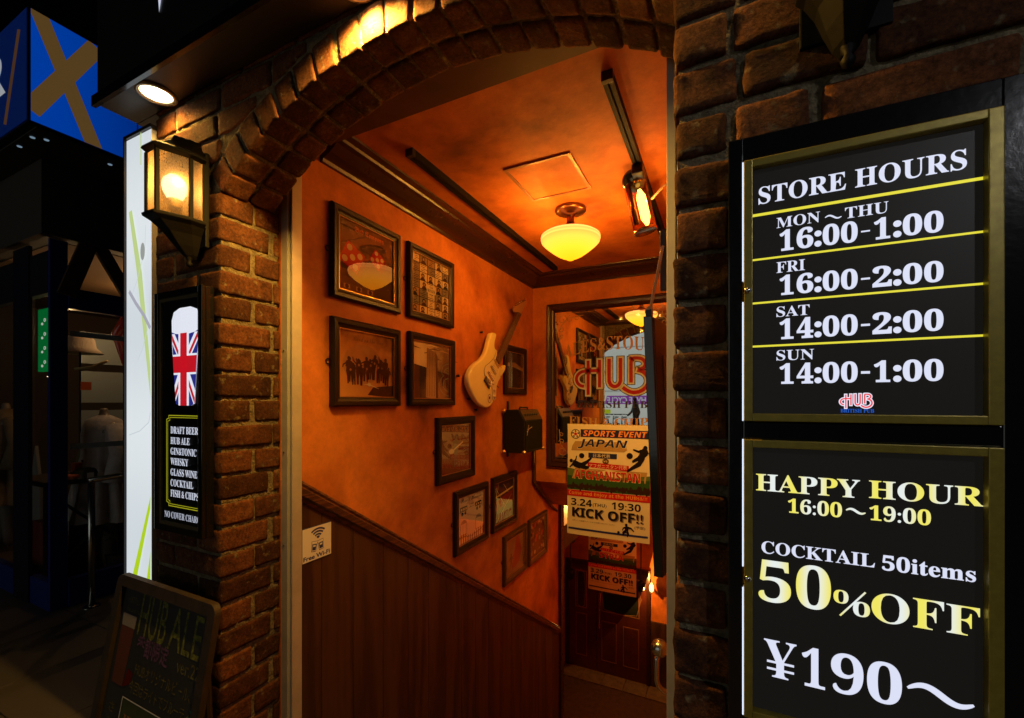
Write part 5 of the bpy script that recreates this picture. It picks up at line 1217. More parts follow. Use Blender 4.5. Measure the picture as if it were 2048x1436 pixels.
# ------------------------------------------------------------------ television, rope, door leaf
tv = thing('wall_television', 'thin black television seen from behind, hung inside the right jamb by a rope', 'television', (-.25, 1.95, EYE - .5))
def TP(u, v, d):  # u 0 near .. 1 far, v 0 bottom .. 1 top, d towards the wall
    return Vector((-.272 + .052 * u + .04 * (1 - v) + d, 1.755 + .42 * u, EYE - .675 + 1.005 * v))
vs = [TP(u, v, d) for u in (0, 1) for v in (0, 1) for d in (0, .036)]
F8 = [(0, 1, 3, 2), (4, 6, 7, 5), (0, 4, 5, 1), (2, 3, 7, 6), (0, 2, 6, 4), (1, 5, 7, 3)]
MB().add(vs, F8).build('body', M('tv_back', (.05, .03, .026), .42), tv, bevel=.006)
vs = [TP(u, v, d) for u in (-.012, .03) for v in (-.004, 1.004) for d in (-.004, .030)]
MB().add(vs, F8).build('edge_bezel', GLOSSBLK, tv, bevel=.003)
for (u0, u1, v0, v1) in ((.25, .55, .70, .86), (.3, .5, .42, .5), (.25, .6, .1, .3)):
    vs = [TP(u, v, d) for u in (u0, u1) for v in (v0, v1) for d in (.0365, .039)]; MB().add(vs, F8).build('port_cover', BLK, tv)
vs = [TP(u, v, d) for u in (.06, .9) for v in (-.002, .9) for d in (.036, .037)]
o = Draw(Pl('L', 0)); 
for k in range(10): vs = [TP(u, v, d) for u in (.6, .9) for v in (.5 + k * .03, .512 + k * .03) for d in (.0362, .0375)]; o.add(vs, F8, BLK)
o.flat = False; o.build('vents', None, tv)
vs = [TP(u, v, d) for u in (.03, .97) for v in (.03, .97) for d in (-.003, -.001)]; MB().add(vs, F8).build('screen', M('screen_black', (.01, .01, .012), .08), tv)
vs = [TP(u, v, d) for u in (-.0, .06) for v in (.985, 1.03) for d in (.004, .026)]; MB().add(vs, F8).build('hook_bracket', BLK, tv)
rt = at_depth(1326, 492, 1.80); rb = Vector(TP(.03, 1.02, .016))
mid = [(rt + (rb - rt) * t) + Vector((0, 0, -.004 * math.sin(PI * t))) for t in [k / 10 for k in range(11)]]
rp_ = thing('hanging_rope', 'pale rope tied to the top corner of the television', 'rope', tuple(rb))
for ph in (0, PI * 2 / 3, PI * 4 / 3):
    pts = []
    for i in range(81):
        t = i / 80; p = rt + (rb - rt) * t; q_ = t * 60 + ph; pts.append(p + Vector((math.cos(q_), math.sin(q_), 0)) * .0032)
    MB().tube(pts, .0036, 6).build('strand', M('rope_fibre', (.8, .68, .42), .9), rp_, smooth=True)
MB().lathe([(.0001, .014), (.011, .01), (.014, 0), (.011, -.01), (.0001, -.014)], tuple(rb + Vector((0, 0, .012))), 10).build('knot', M('rope_fibre', (.8, .68, .42), .9), rp_, smooth=True)
br0 = at_depth(1326, 458, 1.8); br1 = at_depth(1326, 580, 1.8)
wb = thing('wall_bracket', 'narrow dark metal bracket at the right jamb that the rope hangs from', 'bracket', tuple(br1))
MB().box(br0.x - .012, br0.x + .02, br0.y, br0.y + .03, br1.z, br0.z).build('plate', M('bracket_grey', (.08, .075, .08), .4, metal=.5), wb, bevel=.004)
MB().box(br0.x + .02, XR - .004, br0.y + .008, br0.y + .022, br0.z - .06, br0.z - .03).build('arm', BLK, wb)
gd = thing('glass_door', 'open glass door against the right wall with a round steel knob and pull bar', 'door', (-.12, 1.33, 0))
MB().add([(-.117, 1.34, .08), (-.117, 1.98, .08), (-.117, 1.98, EYE + .62), (-.117, 1.34, EYE + .62)], [(0, 1, 2, 3)]).build('pane', SHOPGLASS, gd)
MB().box(-.126, -.108, 1.318, 1.34, .02, EYE + .66).build('stile', ALU, gd, bevel=.002); MB().box(-.126, -.108, 1.98, 2.0, .02, EYE + .66).build('stile', ALU, gd, bevel=.002); MB().box(-.126, -.108, 1.34, 1.98, .02, .08).build('rail', ALU, gd); MB().box(-.126, -.108, 1.34, 1.98, EYE + .62, EYE + .66).build('rail', ALU, gd)
kc = at_depth(1319, 1296, 1.40)
MB().lathe([(.0001, .027)] + [(.027 * math.sin(q), .027 * math.cos(q)) for q in [PI * k / 14 for k in range(1, 14)]] + [(.0001, -.027)], tuple(kc), 28).build('knob', STEEL, gd, smooth=True)
e0 = at_depth(1313, 1318, 1.40); e1 = at_depth(1313, 1360, 1.40)
MB().tube([kc + Vector((-.004, 0, -.025)), e0, e1, e1 + Vector((.006, .005, -.022)), e1 + Vector((.02, .01, -.036)), e1 + Vector((.05, .02, -.044))], .0085, 12).build('pull_bar', STEEL, gd, smooth=True)
MB().tube([kc, kc + Vector((.05, .02, 0))], .007, 8).build('knob_stem', STEEL, gd)

# ------------------------------------------------------------------ free wifi sticker
WXP = XW + .0135
wf = Draw(Pl('L', WXP)); 
c0 = fx(603, 1058, WXP); c1 = fx(663, 1043, WXP); c2 = fx(663, 1110, WXP); c3 = fx(606, 1127, WXP)
y0, y1 = c0[0], c1[0]; z1 = (c0[1] + c1[1]) / 2; z0 = (c2[1] + c3[1]) / 2
ws = thing('wifi_sticker', 'square white Free Wi-Fi sign on the dark panelling by the door frame', 'sign', (WXP, (y0 + y1) / 2, z0))
MB().box(XW + .0122, WXP + .001, y0, y1, z0, z1).build('plate', M('sticker_edge', (.03, .03, .12), .4), ws)
D = Draw(Pl('L', 0, lambda a, b, d: (WXP + .0014 + d, y0 + a * (y1 - y0), z0 + b * (z1 - z0))))
WN = M('sticker_white', (.78, .74, .66), .4); IN = M('ink_sign_blue', (.02, .03, .16), .4)
D.rect(.02, .98, .02, .98, WN, 0)
for k, r_ in enumerate((.06, .15, .24, .33)):
    pts = [(.53 + r_ * math.cos(q), .60 + r_ * .92 * math.sin(q)) for q in [R(48) + R(84) * j / 10 for j in range(11)]]; D.stroke(pts, .05 if k else .07, IN, .0004)
for (s_, cx_) in ((-1, .40), (1, .62)):
    def Q(a, b): th = R(8) * s_; return (cx_ + (a * math.cos(th) - b * math.sin(th)) * 1.0, .42 + (a * math.sin(th) + b * math.cos(th)))
    D.poly([Q(-.075, -.16), Q(.075, -.16), Q(.105, .14), Q(-.105, .14)], IN, .0004); D.poly([Q(-.065, -.145), Q(.065, -.145), Q(.094, .13), Q(-.094, .13)], WN, .0007); D.poly([Q(-.055, -.12), Q(.055, -.12), Q(.075, .06), Q(-.075, .06)], IN, .001)
    D.poly([Q(-.04, -.02), Q(.04, -.02), Q(.045, .03), Q(-.045, .03)], WN, .0013)
D.text('Free Wi-Fi', .05, .93, .06, .19, IN, .0004, style='plain', bold=.025)
D.build('print', None, ws)

# ------------------------------------------------------------------ chalkboard
ch = thing('chalkboard', 'wooden framed chalkboard with green HUB ALE lettering leaning by the pillar', 'chalkboard', (-1.93, .8, 0))
cw0, cw1 = -2.262, -1.587; cz1 = EYE - .715; TL = math.tan(R(9.5))
def CP(a, b, d=0):           # a,b metres on the board; hinge at the top
    return (cw0 + a, .93 - TL * b * -1 * -1 - d, cz1 - b)
def CPl(a, b, d=0): return (cw0 + a, .93 - TL * b - d, cz1 - b)
Wd = cw1 - cw0; Hh = cz1 - .02
fw_ = .042; rr = .035
outp = [(rr - rr * math.cos(q), rr - rr * math.sin(q)) for q in [PI / 2 * k / 6 for k in range(7)]] + [(Wd - rr + rr * math.sin(q), rr - rr * math.cos(q)) for q in [PI / 2 * k / 6 for k in range(7)]] + [(Wd, Hh), (0, Hh)]
inp_ = [(fw_, fw_), (Wd - fw_, fw_), (Wd - fw_, Hh - fw_), (fw_, Hh - fw_)]
CW = M('chalkboard_frame', (.042, .026, .014), .65, var=14, col2=(.02, .012, .006), bump=(60, .3, .003))
n_ = len(outp); vs = []; fs = []
innr = [(max(fw_, min(Wd - fw_, a)), max(fw_, min(Hh - fw_, b))) for a, b in outp]
for d, ring in ((-.0, outp), (.022, outp), (.022, innr), (.004, innr)): vs += [CPl(a, b, d) for a, b in ring]
for i in range(3):
    for k in range(n_): fs.append((i * n_ + k, i * n_ + (k + 1) % n_, (i + 1) * n_ + (k + 1) % n_, (i + 1) * n_ + k))
fs.append(tuple(range(n_)))
o = MB().add(vs, fs); o.build('frame', CW, ch)
D = Draw(Pl('Y', 0, CPl)); D.poly(inp_, M('slate', (.012, .013, .012), .6, var=6, col2=(.02, .02, .018)), .005); D.build('slate', None, ch)
D = Draw(Pl('Y', 0, lambda a, b, d: CPl(a, -b, d + .0058)))
CY = M('chalk_lime', (.24, .25, .03), .9, var=70, col2=(.04, .045, .01)); CPk = M('chalk_purple', (.2, .08, .2), .9, var=70, col2=(.05, .02, .05)); CGd = M('chalk_ochre', (.22, .19, .04), .9, var=70, col2=(.04, .035, .01)); CGn = M('chalk_teal', (.02, .2, .12), .8)
D.text('HUB', .185, .375, -.205, -.055, CY, 0, style='plain', bold=.0); D.text('ALE', .40, .60, -.205, -.06, CY, 0, style='plain', bold=.0)
D.text('ver.22', .48, .62, -.265, -.22, CGd, 0, style='plain'); D.text('季節限定', .20, .42, -.275, -.20, CPk, 0, style='cjk', bold=.02)
D.text('HUBオリジナルビール、', .22, .59, -.34, -.295, CGd, 0, style='cjk'); D.text('今回はライトでフルーティ♪', .2, .62, -.405, -.36, CGd, 0, style='cjk')
D.text('HUBスタッフ', .085, .17, -.105, -.075, CGd, 0, style='cjk'); D.text('Recommend', .085, .18, -.135, -.115, CGd, 0, style='plain')
D.poly([(.07, -.4), (.15, -.4), (.165, -.15), (.065, -.15)][::-1], M('beer_amber', (.13, .03, .008), .5), .0003); D.poly([(.068, -.19), (.164, -.19), (.166, -.145), (.063, -.145)][::-1], M('beer_foam', (.3, .25, .2), .7), .0006)
D.poly([(.15, -.40), (.2, -.38), (.21, -.34), (.17, -.33)][::-1], INK('chalk_red', (.12, .012, .01)), .0004)
D.stroke([(.17, -.43), (.5, -.43), (.5, -.72), (.17, -.72), (.17, -.43)], .004, WHI, .0004); D.rect(.172, .498, -.718, -.432, M('small_poster', (.05, .07, .02), .5, var=9, col2=(.02, .03, .01)), .0002)
D.text('HUB ALE', .2, .46, -.53, -.48, M('chalk_orange', (.35, .15, .03), .7), .0006)
for k in range(6): D.stroke(resample([(.60 + .01 * math.sin(k), -.36 - k * .03), (.62, -.375 - k * .03), (.59, -.385 - k * .03)], 3), .004, CGn, 0)
for k, s_ in enumerate(('さ', 'わ', 'や', 'か')): D.text(s_, .085, .125, -.50 - k * .05, -.465 - k * .05, CGd, 0, style='cjk')
D.build('chalk_lettering', None, ch)
for xx in (cw0 + .06, cw1 - .16): MB().tube([(xx, .955, cz1 - .06), (xx, .985, .01)], .014, 8).build('rear_leg', CW, ch)
for xx in (cw0 + .02, cw1 - .02): MB().tube([CPl(xx - cw0, Hh - .02, 0), (xx, CPl(0, Hh)[1], .0)], .016, 8).build('foot', CW, ch)

# ------------------------------------------------------------------ ground
PAV = M('pavement_base', (.05, .045, .04), .85, var=3)
g1 = MB().box(-60, 60, -60, 60, -.3, -.02)
# leave the stair well open
gp_ = MB()
for a in ((-60, XL, -60, 60), (XR, 60, -60, 60), (XL, XR, -60, 1.0), (XL, XR, 9.0, 60)): gp_.box(a[0], a[1], a[2], a[3], -.3, -.012)
pv = struct('pavement', gp_, PAV)
TIL = M('paving_tile', (.10, .082, .066), .55, var=5, col2=(.10, .085, .07), bump=(60, .25, .003))
tm = MB().box(-.298, .298, -.298, .298, -.01, 0).build('tile', TIL, pv, bevel=.003); tm.location = (-2.7, .0, 0)
first = True
for i in range(10):
    for j in range(12):
        x = -5.2 + i * .6 + (.3 if j % 2 else 0); y = -1.9 + j * .6
        if (x > -2.5 and y > .72) or (x < -4.55 and y > 1.6) or x > .9: continue
        if first: tm.location = (x, y, 0); first = False; continue
        o = tm.copy(); C.objects.link(o); o.location = (x, y, rnd.uniform(-.0012, .0012))

# ------------------------------------------------------------------ clothing shop on the left
SX = -4.3; SY = 1.335
shop = thing('clothing_shop', 'corner clothing shop with blue columns and a blue and gold cross patterned light sign', 'shop', (SX, SY, 0))
BLU = M('shop_blue', (.012, .03, .22), .35); BRW = M('brace_brown', (.10, .055, .025), .6, var=8); OFFW = M('shop_wall', (.10, .065, .035), .8)
SB_ = grad_emis('sign_blue_glow', (.0, .012, .12), (.0, .04, .32), .16, 1., 'Y'); SBD = E('sign_blue_dim', (.0, .008, .07), .6); SG = E('sign_gold_glow', (.085, .046, .013), 1.0); SGD = E('sign_gold_dim', (.07, .03, .012), .8)  # lens falloff put into the glow colours: graded blue, dimmer copies for left face
bxX = -3.78; bxY = 1.08; zb0, zb1 = EYE + 1.70, EYE + 2.40
MB().box(bxX - 3, bxX, bxY, 6.0, zb0, zb1).build('sign_box', M('sign_box_black', (.01, .01, .012), .5), shop)
D = Draw(Pl('L', bxX + .004)); D.rect(bxY + .01, 5.9, zb0 + .01, zb1 - .01, SB_, 0)
hS = zb1 - zb0 - .02
pts_cl = [(bxY + .01, zb0 + .01), (5.9, zb0 + .01), (5.9, zb1 - .01), (bxY + .01, zb1 - .01)]
def band(y0, z0_, y1, z1_, w_, mat, d, DD, cl_):
    v = Vector((y1 - y0, z1_ - z0_)).normalized(); n2 = Vector((-v.y, v.x)) * w_ / 2
    P_ = [(y0 - n2.x, z0_ - n2.y), (y1 - n2.x, z1_ - n2.y), (y1 + n2.x, z1_ + n2.y), (y0 + n2.x, z0_ + n2.y)]
    A_ = sum(P_[i][0] * P_[(i + 1) % 4][1] - P_[(i + 1) % 4][0] * P_[i][1] for i in range(4))
    if A_ < 0: P_ = P_[::-1]
    q_ = clip(P_, cl_)
    if len(q_) > 2: DD.poly(q_, mat, d)
pA = fx(75, 20, bxX); pB = fx(190, 300, bxX); pC = fx(192, 95, bxX); pD = fx(60, 220, bxX)
band(*pA, *pB, .085, SG, .001, D, pts_cl); band(*pD, *pC, .09, SG, .0015, D, pts_cl)
[D.rect(yy, yy + .006, zb0 + .01, zb1 - .01, M('seam_dark', (.005, .005, .01), .6), .002) for yy in (1.62, 2.2, 3.0)]
band(2.3, zb0, 2.75, zb1, .09, SG, .001, D, pts_cl); band(2.75, zb0, 2.3, zb1, .09, SG, .0015, D, pts_cl)
D.build('sign_face', None, shop)
D = Draw(Pl('Y', bxY - .004)); D.rect(bxX - 2.9, bxX - .01, zb0 + .01, zb1 - .01, SBD, 0)
cl2 = [(bxX - 2.9, zb0 + .01), (bxX - .01, zb0 + .01), (bxX - .01, zb1 - .01), (bxX - 2.9, zb1 - .01)]
q0_ = fy(12, 250, bxY); q1_ = fy(40, 60, bxY); band(*q0_, *q1_, .05, SGD, .001, D, cl2)
a = fy(-30, 220, bxY); b = fy(13, 150, bxY); D.text('R', a[0], b[0] + .0, a[1], a[1] + .28, E('sign_white_dim', (.35, .38, .4), .8), .001, style='sans', bold=.05)
D.build('sign_face', None, shop)
MB().box(SX - 4, bxX - .02, bxY + .04, 6.0, zb0 - .012, zb0 - .002).build('soffit', M('soffit_grey', (.05, .045, .04), .6), shop)
MB().box(SX - 4, SX + .06, SY - .06, 6.0, EYE + 1.17, zb0 - .014).build('beam', M('beam_grey', (.07, .06, .05), .6), shop)
for k, (x_, y_) in enumerate(((39, 293), (65, 275), (93, 280), (220, 329))):
    c_ = fz(x_, y_, zb0 - .014); MB().lathe([(.0001, -.004), (.011, -.004), (.013, 0)], (c_[0], c_[1], zb0 - .013), 14).build('soffit_light', E('tiny_cool', (.4, .6, .8), .35), shop)
# columns and window frames on the two faces
def BXs(nm, a, m, **k): return MB().box(*a).build(nm, m, shop, bevel=.003, **k)
BXs('column', (SX - .03, SX, SY - .0, SY + .095, 0, EYE + 1.165), BLU)
MB().box(SX - .62, SX - .34, SY - .01, SY + .012, 0, EYE + 1.16).build('column', M('column_dark', (.01, .012, .03), .4), shop)
BXs('column', (SX - .06, SX + .02, 2.62, 2.72, 0, EYE + 1.165), BLU)
BXs('sill', (SX - .05, SX + .015, SY + .096, 2.62, 0, .20), BLU); BXs('sill', (SX - 2.4, SX - .031, SY, SY + .05, 0, .2), BLU)
tr0 = fx(190, 625, SX)[1]; tr1 = fx(190, 585, SX)[1]
BXs('transom', (SX - .05, SX + .012, SY + .096, 2.62, tr0, tr1), BLU); BXs('transom', (SX - 2.4, SX - .031, SY, SY + .05, tr0 + .1, tr1 + .25), M('transom_dark', (.012, .012, .02), .5))
def sheet_(nm, pts, m, par): return MB().add(pts, [(0, 1, 2, 3)]).build(nm, m, par)
for (za_, zb_) in ((.2, tr0), (tr1, EYE + 1.16)): sheet_('window_pane', [(SX - .02, SY + .096, za_), (SX - .02, 2.62, za_), (SX - .02, 2.62, zb_), (SX - .02, SY + .096, zb_)], SHOPGLASS, shop)
sheet_('window_pane', [(SX - 2.4, SY + .02, .2), (SX - .031, SY + .02, .2), (SX - .031, SY + .02, tr0 + .1), (SX - 2.4, SY + .02, tr0 + .1)], SHOPGLASS, shop)
for (p, q, w_) in (((203, 430), (133, 590), .10), ((185, 470), (262, 600), .085), ((170, 400), (196, 480), .11)):
    a = fx(*p, SX + .02); b = fx(*q, SX + .02)
    v = Vector((b[0] - a[0], b[1] - a[1])).normalized(); n2 = Vector((-v.y, v.x)) * w_ / 2
    ps = [(a[0] - n2.x, a[1] - n2.y), (b[0] - n2.x, b[1] - n2.y), (b[0] + n2.x, b[1] + n2.y), (a[0] + n2.x, a[1] + n2.y)]
    MB().add([(X, *p_) for X in (SX + .0, SX + .035) for p_ in ps], [(0, 1, 2, 3), (4, 5, 6, 7), (0, 1, 5, 4), (1, 2, 6, 5), (2, 3, 7, 6), (3, 0, 4, 7)]).build('wooden_brace', BRW, shop)
MB().box(SX - 3.4, SX - .06, 4.6, 4.7, 0, EYE + 1.6).build('back_wall', OFFW, shop); MB().box(SX - 3.5, SX - 3.4, SY, 4.7, 0, EYE + 1.6).build('side_wall', M('shop_side', (.10, .07, .045), .8), shop)
MB().box(SX - 3.4, SX - .06, SY + .06, 4.6, EYE + 1.165, EYE + 1.2).build('shop_ceiling', M('shop_ceiling', (.13, .075, .035), .8), shop); MB().box(SX - 3.4, SX - .06, SY + .06, 4.6, .0, .03).build('shop_floor', M('shop_floor', (.12, .08, .05), .5), shop)
MB().box(SX - .06, SX + 0, 2.72, 6, 0, zb0 - .02).build('solid_wall', M('shop_dark_wall', (.02, .02, .022), .7), shop)
cl_l = at_depth(234, 577, 4.6); 
for (p, r_, s_) in ((at_depth(234, 577, 4.9), .02, 5), (at_depth(98, 754, 4.6), .016, 5)):
    pl_ = MB().lathe([(.0001, 0), (r_, .001), (r_, .008)], (p.x, p.y, p.z), 12).build('ceiling_spot', E('warm_spot_glow', (1, .7, .4), 2.5), shop)
point('shop_lamp', (SX - 1.1, 2.4, EYE + .95), 8, (1, .55, .22), 0., shop); point('shop_lamp', (SX - .35, 2.1, EYE + .8), 5, (1, .6, .28), 0., shop); point('shop_lamp', (SX - .9, 1.75, EYE + .6), 2, (1, .6, .28), 0., shop)
# green sign inside
gs = thing('green_sign', 'narrow green illuminated banner with white symbols inside the shop', 'sign', (-6, 2, 1))
gY = 1.62
gs0 = fy(76, 620, gY); gs1 = fy(98, 742, gY)
MB().box(gs0[0], gs1[0], gY, gY + .03, gs1[1], gs0[1]).build('panel', E('green_glow', (.0, .13, .025), 1.), gs)
D = Draw(Pl('Y', gY - .002)); SWG = E('sign_symbol_white', (.55, .6, .5), 1.)
for y_ in (640, 668, 696, 724):
    a = fy(90, y_, gY); b = fy(85, y_ + 8, gY); D.disc(a[0], a[1], .024, SWG, 0, ry=.016); D.disc(b[0], b[1], .022, SWG, .0005, ry=.012); D.disc(a[0], a[1], .010, MATS['green_glow'], .001, ry=.007)
D.build('symbols', None, gs)
# mannequin builder: continuous torso with sleeves
def mannequin(label, P, h, coat, cloth2, armL=1):
    t = thing('mannequin', label, 'mannequin', tuple(P), 'mannequins in the clothing shop')
    bm = bmesh.new()
    V_ = [(0, 0, .78), (0, 0, 1.0), (0, 0, 1.22), (0, 0, 1.38), (0, 0, 1.47), (0, 0, 1.52), (0, 0, 1.535), (-.19, 0, 1.36), (-.25, .02, 1.1), (-.26, -.05, .86), (.19, 0, 1.36), (.25, .02, 1.1), (.26, -.05, .86), (-.09, 0, .5), (-.09, 0, .05), (.09, 0, .5), (.09, 0, .05)]
    Rr = [.15, .13, .16, .15, .045, .04, .036, .065, .05, .035, .065, .05, .035, .08, .045, .08, .045]
    Ed = [(0, 1), (1, 2), (2, 3), (3, 4), (4, 5), (5, 6), (3, 7), (7, 8), (8, 9), (3, 10), (10, 11), (11, 12), (0, 13), (13, 14), (0, 15), (15, 16)]
    me = bpy.data.meshes.new('figure'); me.from_pydata([(a * h, b * h, c * h) for a, b, c in V_], Ed, []); ob = bpy.data.objects.new('figure', me); C.objects.link(ob)
    ob.modifiers.new('s', 'SKIN')
    for i, sv in enumerate(me.skin_vertices[0].data): sv.radius = (Rr[i] * h, Rr[i] * h * .8); sv.use_root = i == 0
    ss = ob.modifiers.new('u', 'SUBSURF'); ss.levels = 1; ss.render_levels = 1
    dg = bpy.context.evaluated_depsgraph_get(); m2 = bpy.data.meshes.new_from_object(ob.evaluated_get(dg)); bpy.data.objects.remove(ob)
    m2.materials.clear(); m2.materials.append(cloth2); m2.polygons.foreach_set('use_smooth', [True] * len(m2.polygons))
    b2 = bpy.data.objects.new('body', m2); C.objects.link(b2); b2.location = P; setpar(b2, t)
    # open coat: folded lathe
    mb = MB(); n_ = 40; prf = [(.06, 1.47), (.17, 1.42), (.2, 1.3), (.19, 1.1), (.22, .9), (.26, .7), (.30, .5)]; vs = []; fs = []
    for i, (r_, z_) in enumerate(prf):
        for k in range(n_): 
            q_ = 2 * PI * k / n_; rr_ = r_ * (1 + (.16 * math.sin(9 * q_ + i * .3) + .07 * math.sin(23 * q_ + i)) * min(1, max(0, (1.4 - z_) / .6))); vs.append((P[0] + rr_ * h * math.cos(q_), P[1] + rr_ * .75 * h * math.sin(q_), P[2] + z_ * h))
    for i in range(len(prf) - 1):
        for k in range(n_): fs.append((i * n_ + k, i * n_ + (k + 1) % n_, (i + 1) * n_ + (k + 1) % n_, (i + 1) * n_ + k))
    mb.add(vs, fs).build('coat', coat, t, smooth=True)
    for s_ in (-1, 1):
        MB().tube([(P[0] + s_ * .17 * h, P[1], P[2] + 1.38 * h), (P[0] + s_ * .25 * h, P[1] + .02, P[2] + 1.12 * h), (P[0] + s_ * .28 * h, P[1] - .04, P[2] + .86 * h)], [.075 * h, .075 * h, .08 * h], 12).build('sleeve', coat, t, smooth=True)
    return t
CO = M('coat_white', (.6, .54, .54), .8, var=12, col2=(.45, .4, .38), bump=(40, .4, .01)); SKN = M('mannequin_white', (.25, .2, .16), .4)
pm1 = at_depth(208, 1000, 3.75); mannequin('mannequin in a long pale coat behind the corner window of the shop', (pm1.x, pm1.y, .03), .92, CO, SKN)
pm2 = at_depth(12, 1000, 4.3); mannequin('mannequin in a rumpled cream coat at the far left edge of the picture', (pm2.x, pm2.y, .03), .95, M('coat_cream', (.26, .18, .1), .8, var=10, bump=(40, .5, .01)), SKN)
# display table with goods
tb = at_depth(170, 960, 3.62); tz = EYE + (803 - 952) / F * 3.62
dt_ = thing('display_table', 'dark display table behind the shop window with goods for sale', 'table', (tb.x, tb.y, .03))
TW = M('table_dark', (.04, .025, .015), .5)
MB().box(tb.x - .45, tb.x + .12, tb.y - .28, tb.y + .38, tz - .04, tz).build('tabletop', TW, dt_, bevel=.004)
for (a, b) in ((-.42, -.25), (.09, -.25), (-.42, .35), (.09, .35)): MB().box(tb.x + a - .02, tb.x + a + .02, tb.y + b - .02, tb.y + b + .02, .03, tz - .04).build('leg', TW, dt_)
MB().tube([(tb.x + .1, tb.y - .24, .15), (tb.x + .1, tb.y + .34, tz - .1)], .012, 6).build('cross_brace', TW, dt_); MB().tube([(tb.x + .1, tb.y - .24, tz - .1), (tb.x + .1, tb.y + .34, .15)], .012, 6).build('cross_brace', TW, dt_)
def good(nm, lab, cat, mb, mat, smooth=False, bevel=0): return tag(mb.build(nm, mat, None, smooth=smooth, bevel=bevel), lab, cat)
OR = M('goods_orange', (.6, .11, .02), .5); WP = M('price_white', (.6, .6, .6), .5)
def at_(x, y, t): return at_depth(x, y, t)
a = at_(172, 938, 3.58); good('cap', 'black cap with two white price cards on the display table', 'cap', MB().lathe([(.0001, .075), (.05, .07), (.09, .045), (.10, .0), (.13, -.002)], (a.x, a.y, tz + .002), 20), M('cap_black', (.02, .02, .02), .7), True)
for k, x_ in enumerate((181, 202)):
    c_ = at_(x_, 946, 3.42); tag(MB().box(c_.x - .003, c_.x, c_.y - .02, c_.y + .022, tz + .002, tz + .062).build('price_card', WP), ('left' if k == 0 else 'right') + ' white price card in front of the black cap', 'card')
c_ = at_(145, 945, 3.5); good('folded_shirt', 'folded orange shirt at the left end of the display table', 'shirt', MB().box(c_.x - .06, c_.x + .06, c_.y - .09, c_.y + .07, tz + .001, tz + .035), OR, bevel=.012)
c_ = at_(165, 928, 3.66); good('orange_box', 'orange box behind the black cap on the table', 'box', MB().box(c_.x - .04, c_.x + .04, c_.y - .06, c_.y + .06, tz + .001, tz + .11), OR, bevel=.004)
c_ = at_(188, 915, 3.7); good('glass_bowl', 'dark bowl with a lit rim standing on the display table', 'bowl', MB().lathe([(.03, 0), (.05, .02), (.075, .08), (.08, .13), (.074, .13), (.06, .06), (.0001, .02)], (c_.x, c_.y, tz + .002), 20), M('bowl_dark', (.08, .06, .03), .15, coat=1.), True)
c_ = at_(160, 695, 3.75); hz = thing('bucket_hat', 'cream bucket hat on a thin stand in the shop window', 'hat', (c_.x, c_.y, c_.z))
MB().lathe([(.0001, .10), (.07, .098), (.095, .07), (.105, 0), (.155, -.05), (.15, -.052), (.1, -.005)], (c_.x, c_.y, c_.z), 24).build('crown', M('hat_cream', (.62, .5, .34), .85, bump=(60, .5, .01)), hz, smooth=True)
good('hat_stand', 'thin black stand holding up the cream bucket hat', 'stand', MB().tube([(c_.x, c_.y, tz), (c_.x, c_.y, c_.z + .08)], .008, 8).tube([(c_.x, c_.y, tz + .002), (c_.x, c_.y, tz + .012)], .07, 16), BLK)
a = at_(150, 738, 3.72); b = at_(215, 722, 3.72); good('clothes_rail', 'thin pale rail with small tags hanging below the bucket hat', 'rail', MB().tube([a, (a + b) / 2 + Vector((0, 0, -.02)), b], .012, 8), M('rail_straw', (.5, .38, .16), .6), True)
a = at_(254, 640, 3.6); b = at_(233, 668, 3.6); c_ = at_(252, 745, 3.6); good('red_scarf', 'glossy red scarf hanging at the right edge of the shop window', 'scarf', MB().tube([a + Vector((0, .1, .06)), a, b, b + (c_ - b) * .5, c_], [.05, .045, .035, .02, .006], 12), M('scarf_red', (.8, .05, .01), .25, coat=.6), True)
a = at_(180, 830, 3.8); good('green_bottle_bag', 'olive green bag with an orange tag beside the pale coat', 'bag', MB().lathe([(.0001, .2), (.03, .19), (.05, .12), (.085, -.02), (.09, -.14), (.07, -.16)], (a.x, a.y, tz + .165), 18), M('bag_olive', (.10, .10, .03), .7), True)
a = at_(174, 772, 3.7); good('orange_tag', 'orange and white tag above the olive bag', 'tag', MB().box(a.x - .02, a.x - .015, a.y - .035, a.y + .035, a.z - .035, a.z + .035), OR)
a = at_(165, 1105, 3.7); good('red_crate', 'large dark red crate under the display table', 'crate', MB().box(a.x - .3, a.x + .05, a.y - .22, a.y + .36, .03, .5), M('crate_red', (.2, .03, .015), .6), bevel=.008)
a = at_(236, 1090, 3.72); pt = thing('potted_plant', 'small leafy plant low down at the right of the shop window', 'plant', (a.x, a.y, .03))
MB().lathe([(.06, 0), (.085, .17), (.08, .17), (.0001, .15)], (a.x, a.y, .03), 16).build('pot', M('pot_dark', (.06, .04, .03), .7), pt, smooth=True)
MB().tube([(a.x, a.y, .17), (a.x, a.y, .38)], .008, 6).build('stem', TW, pt)
lf = MB(); r = random.Random(6)
for k in range(110):
    q_, e_ = r.uniform(0, 2 * PI), r.uniform(-.3, 1.3); rr_ = r.uniform(.04, .15); c_ = Vector((a.x + rr_ * math.cos(q_) * math.cos(e_), a.y + rr_ * math.sin(q_) * math.cos(e_), .36 + rr_ * math.sin(e_)))
    u_ = Vector((r.uniform(-1, 1), r.uniform(-1, 1), r.uniform(-1, 1))).normalized() * .022; v_ = u_.cross(Vector((r.uniform(-1, 1), r.uniform(-1, 1), 1))).normalized() * .010; lf.add([c_ - u_, c_ + v_, c_ + u_, c_ - v_], [(0, 1, 2, 3)])
lfo = lf.build('foliage', M('leaf_green', (.05, .08, .02), .6), pt); lfo['kind'] = 'stuff'
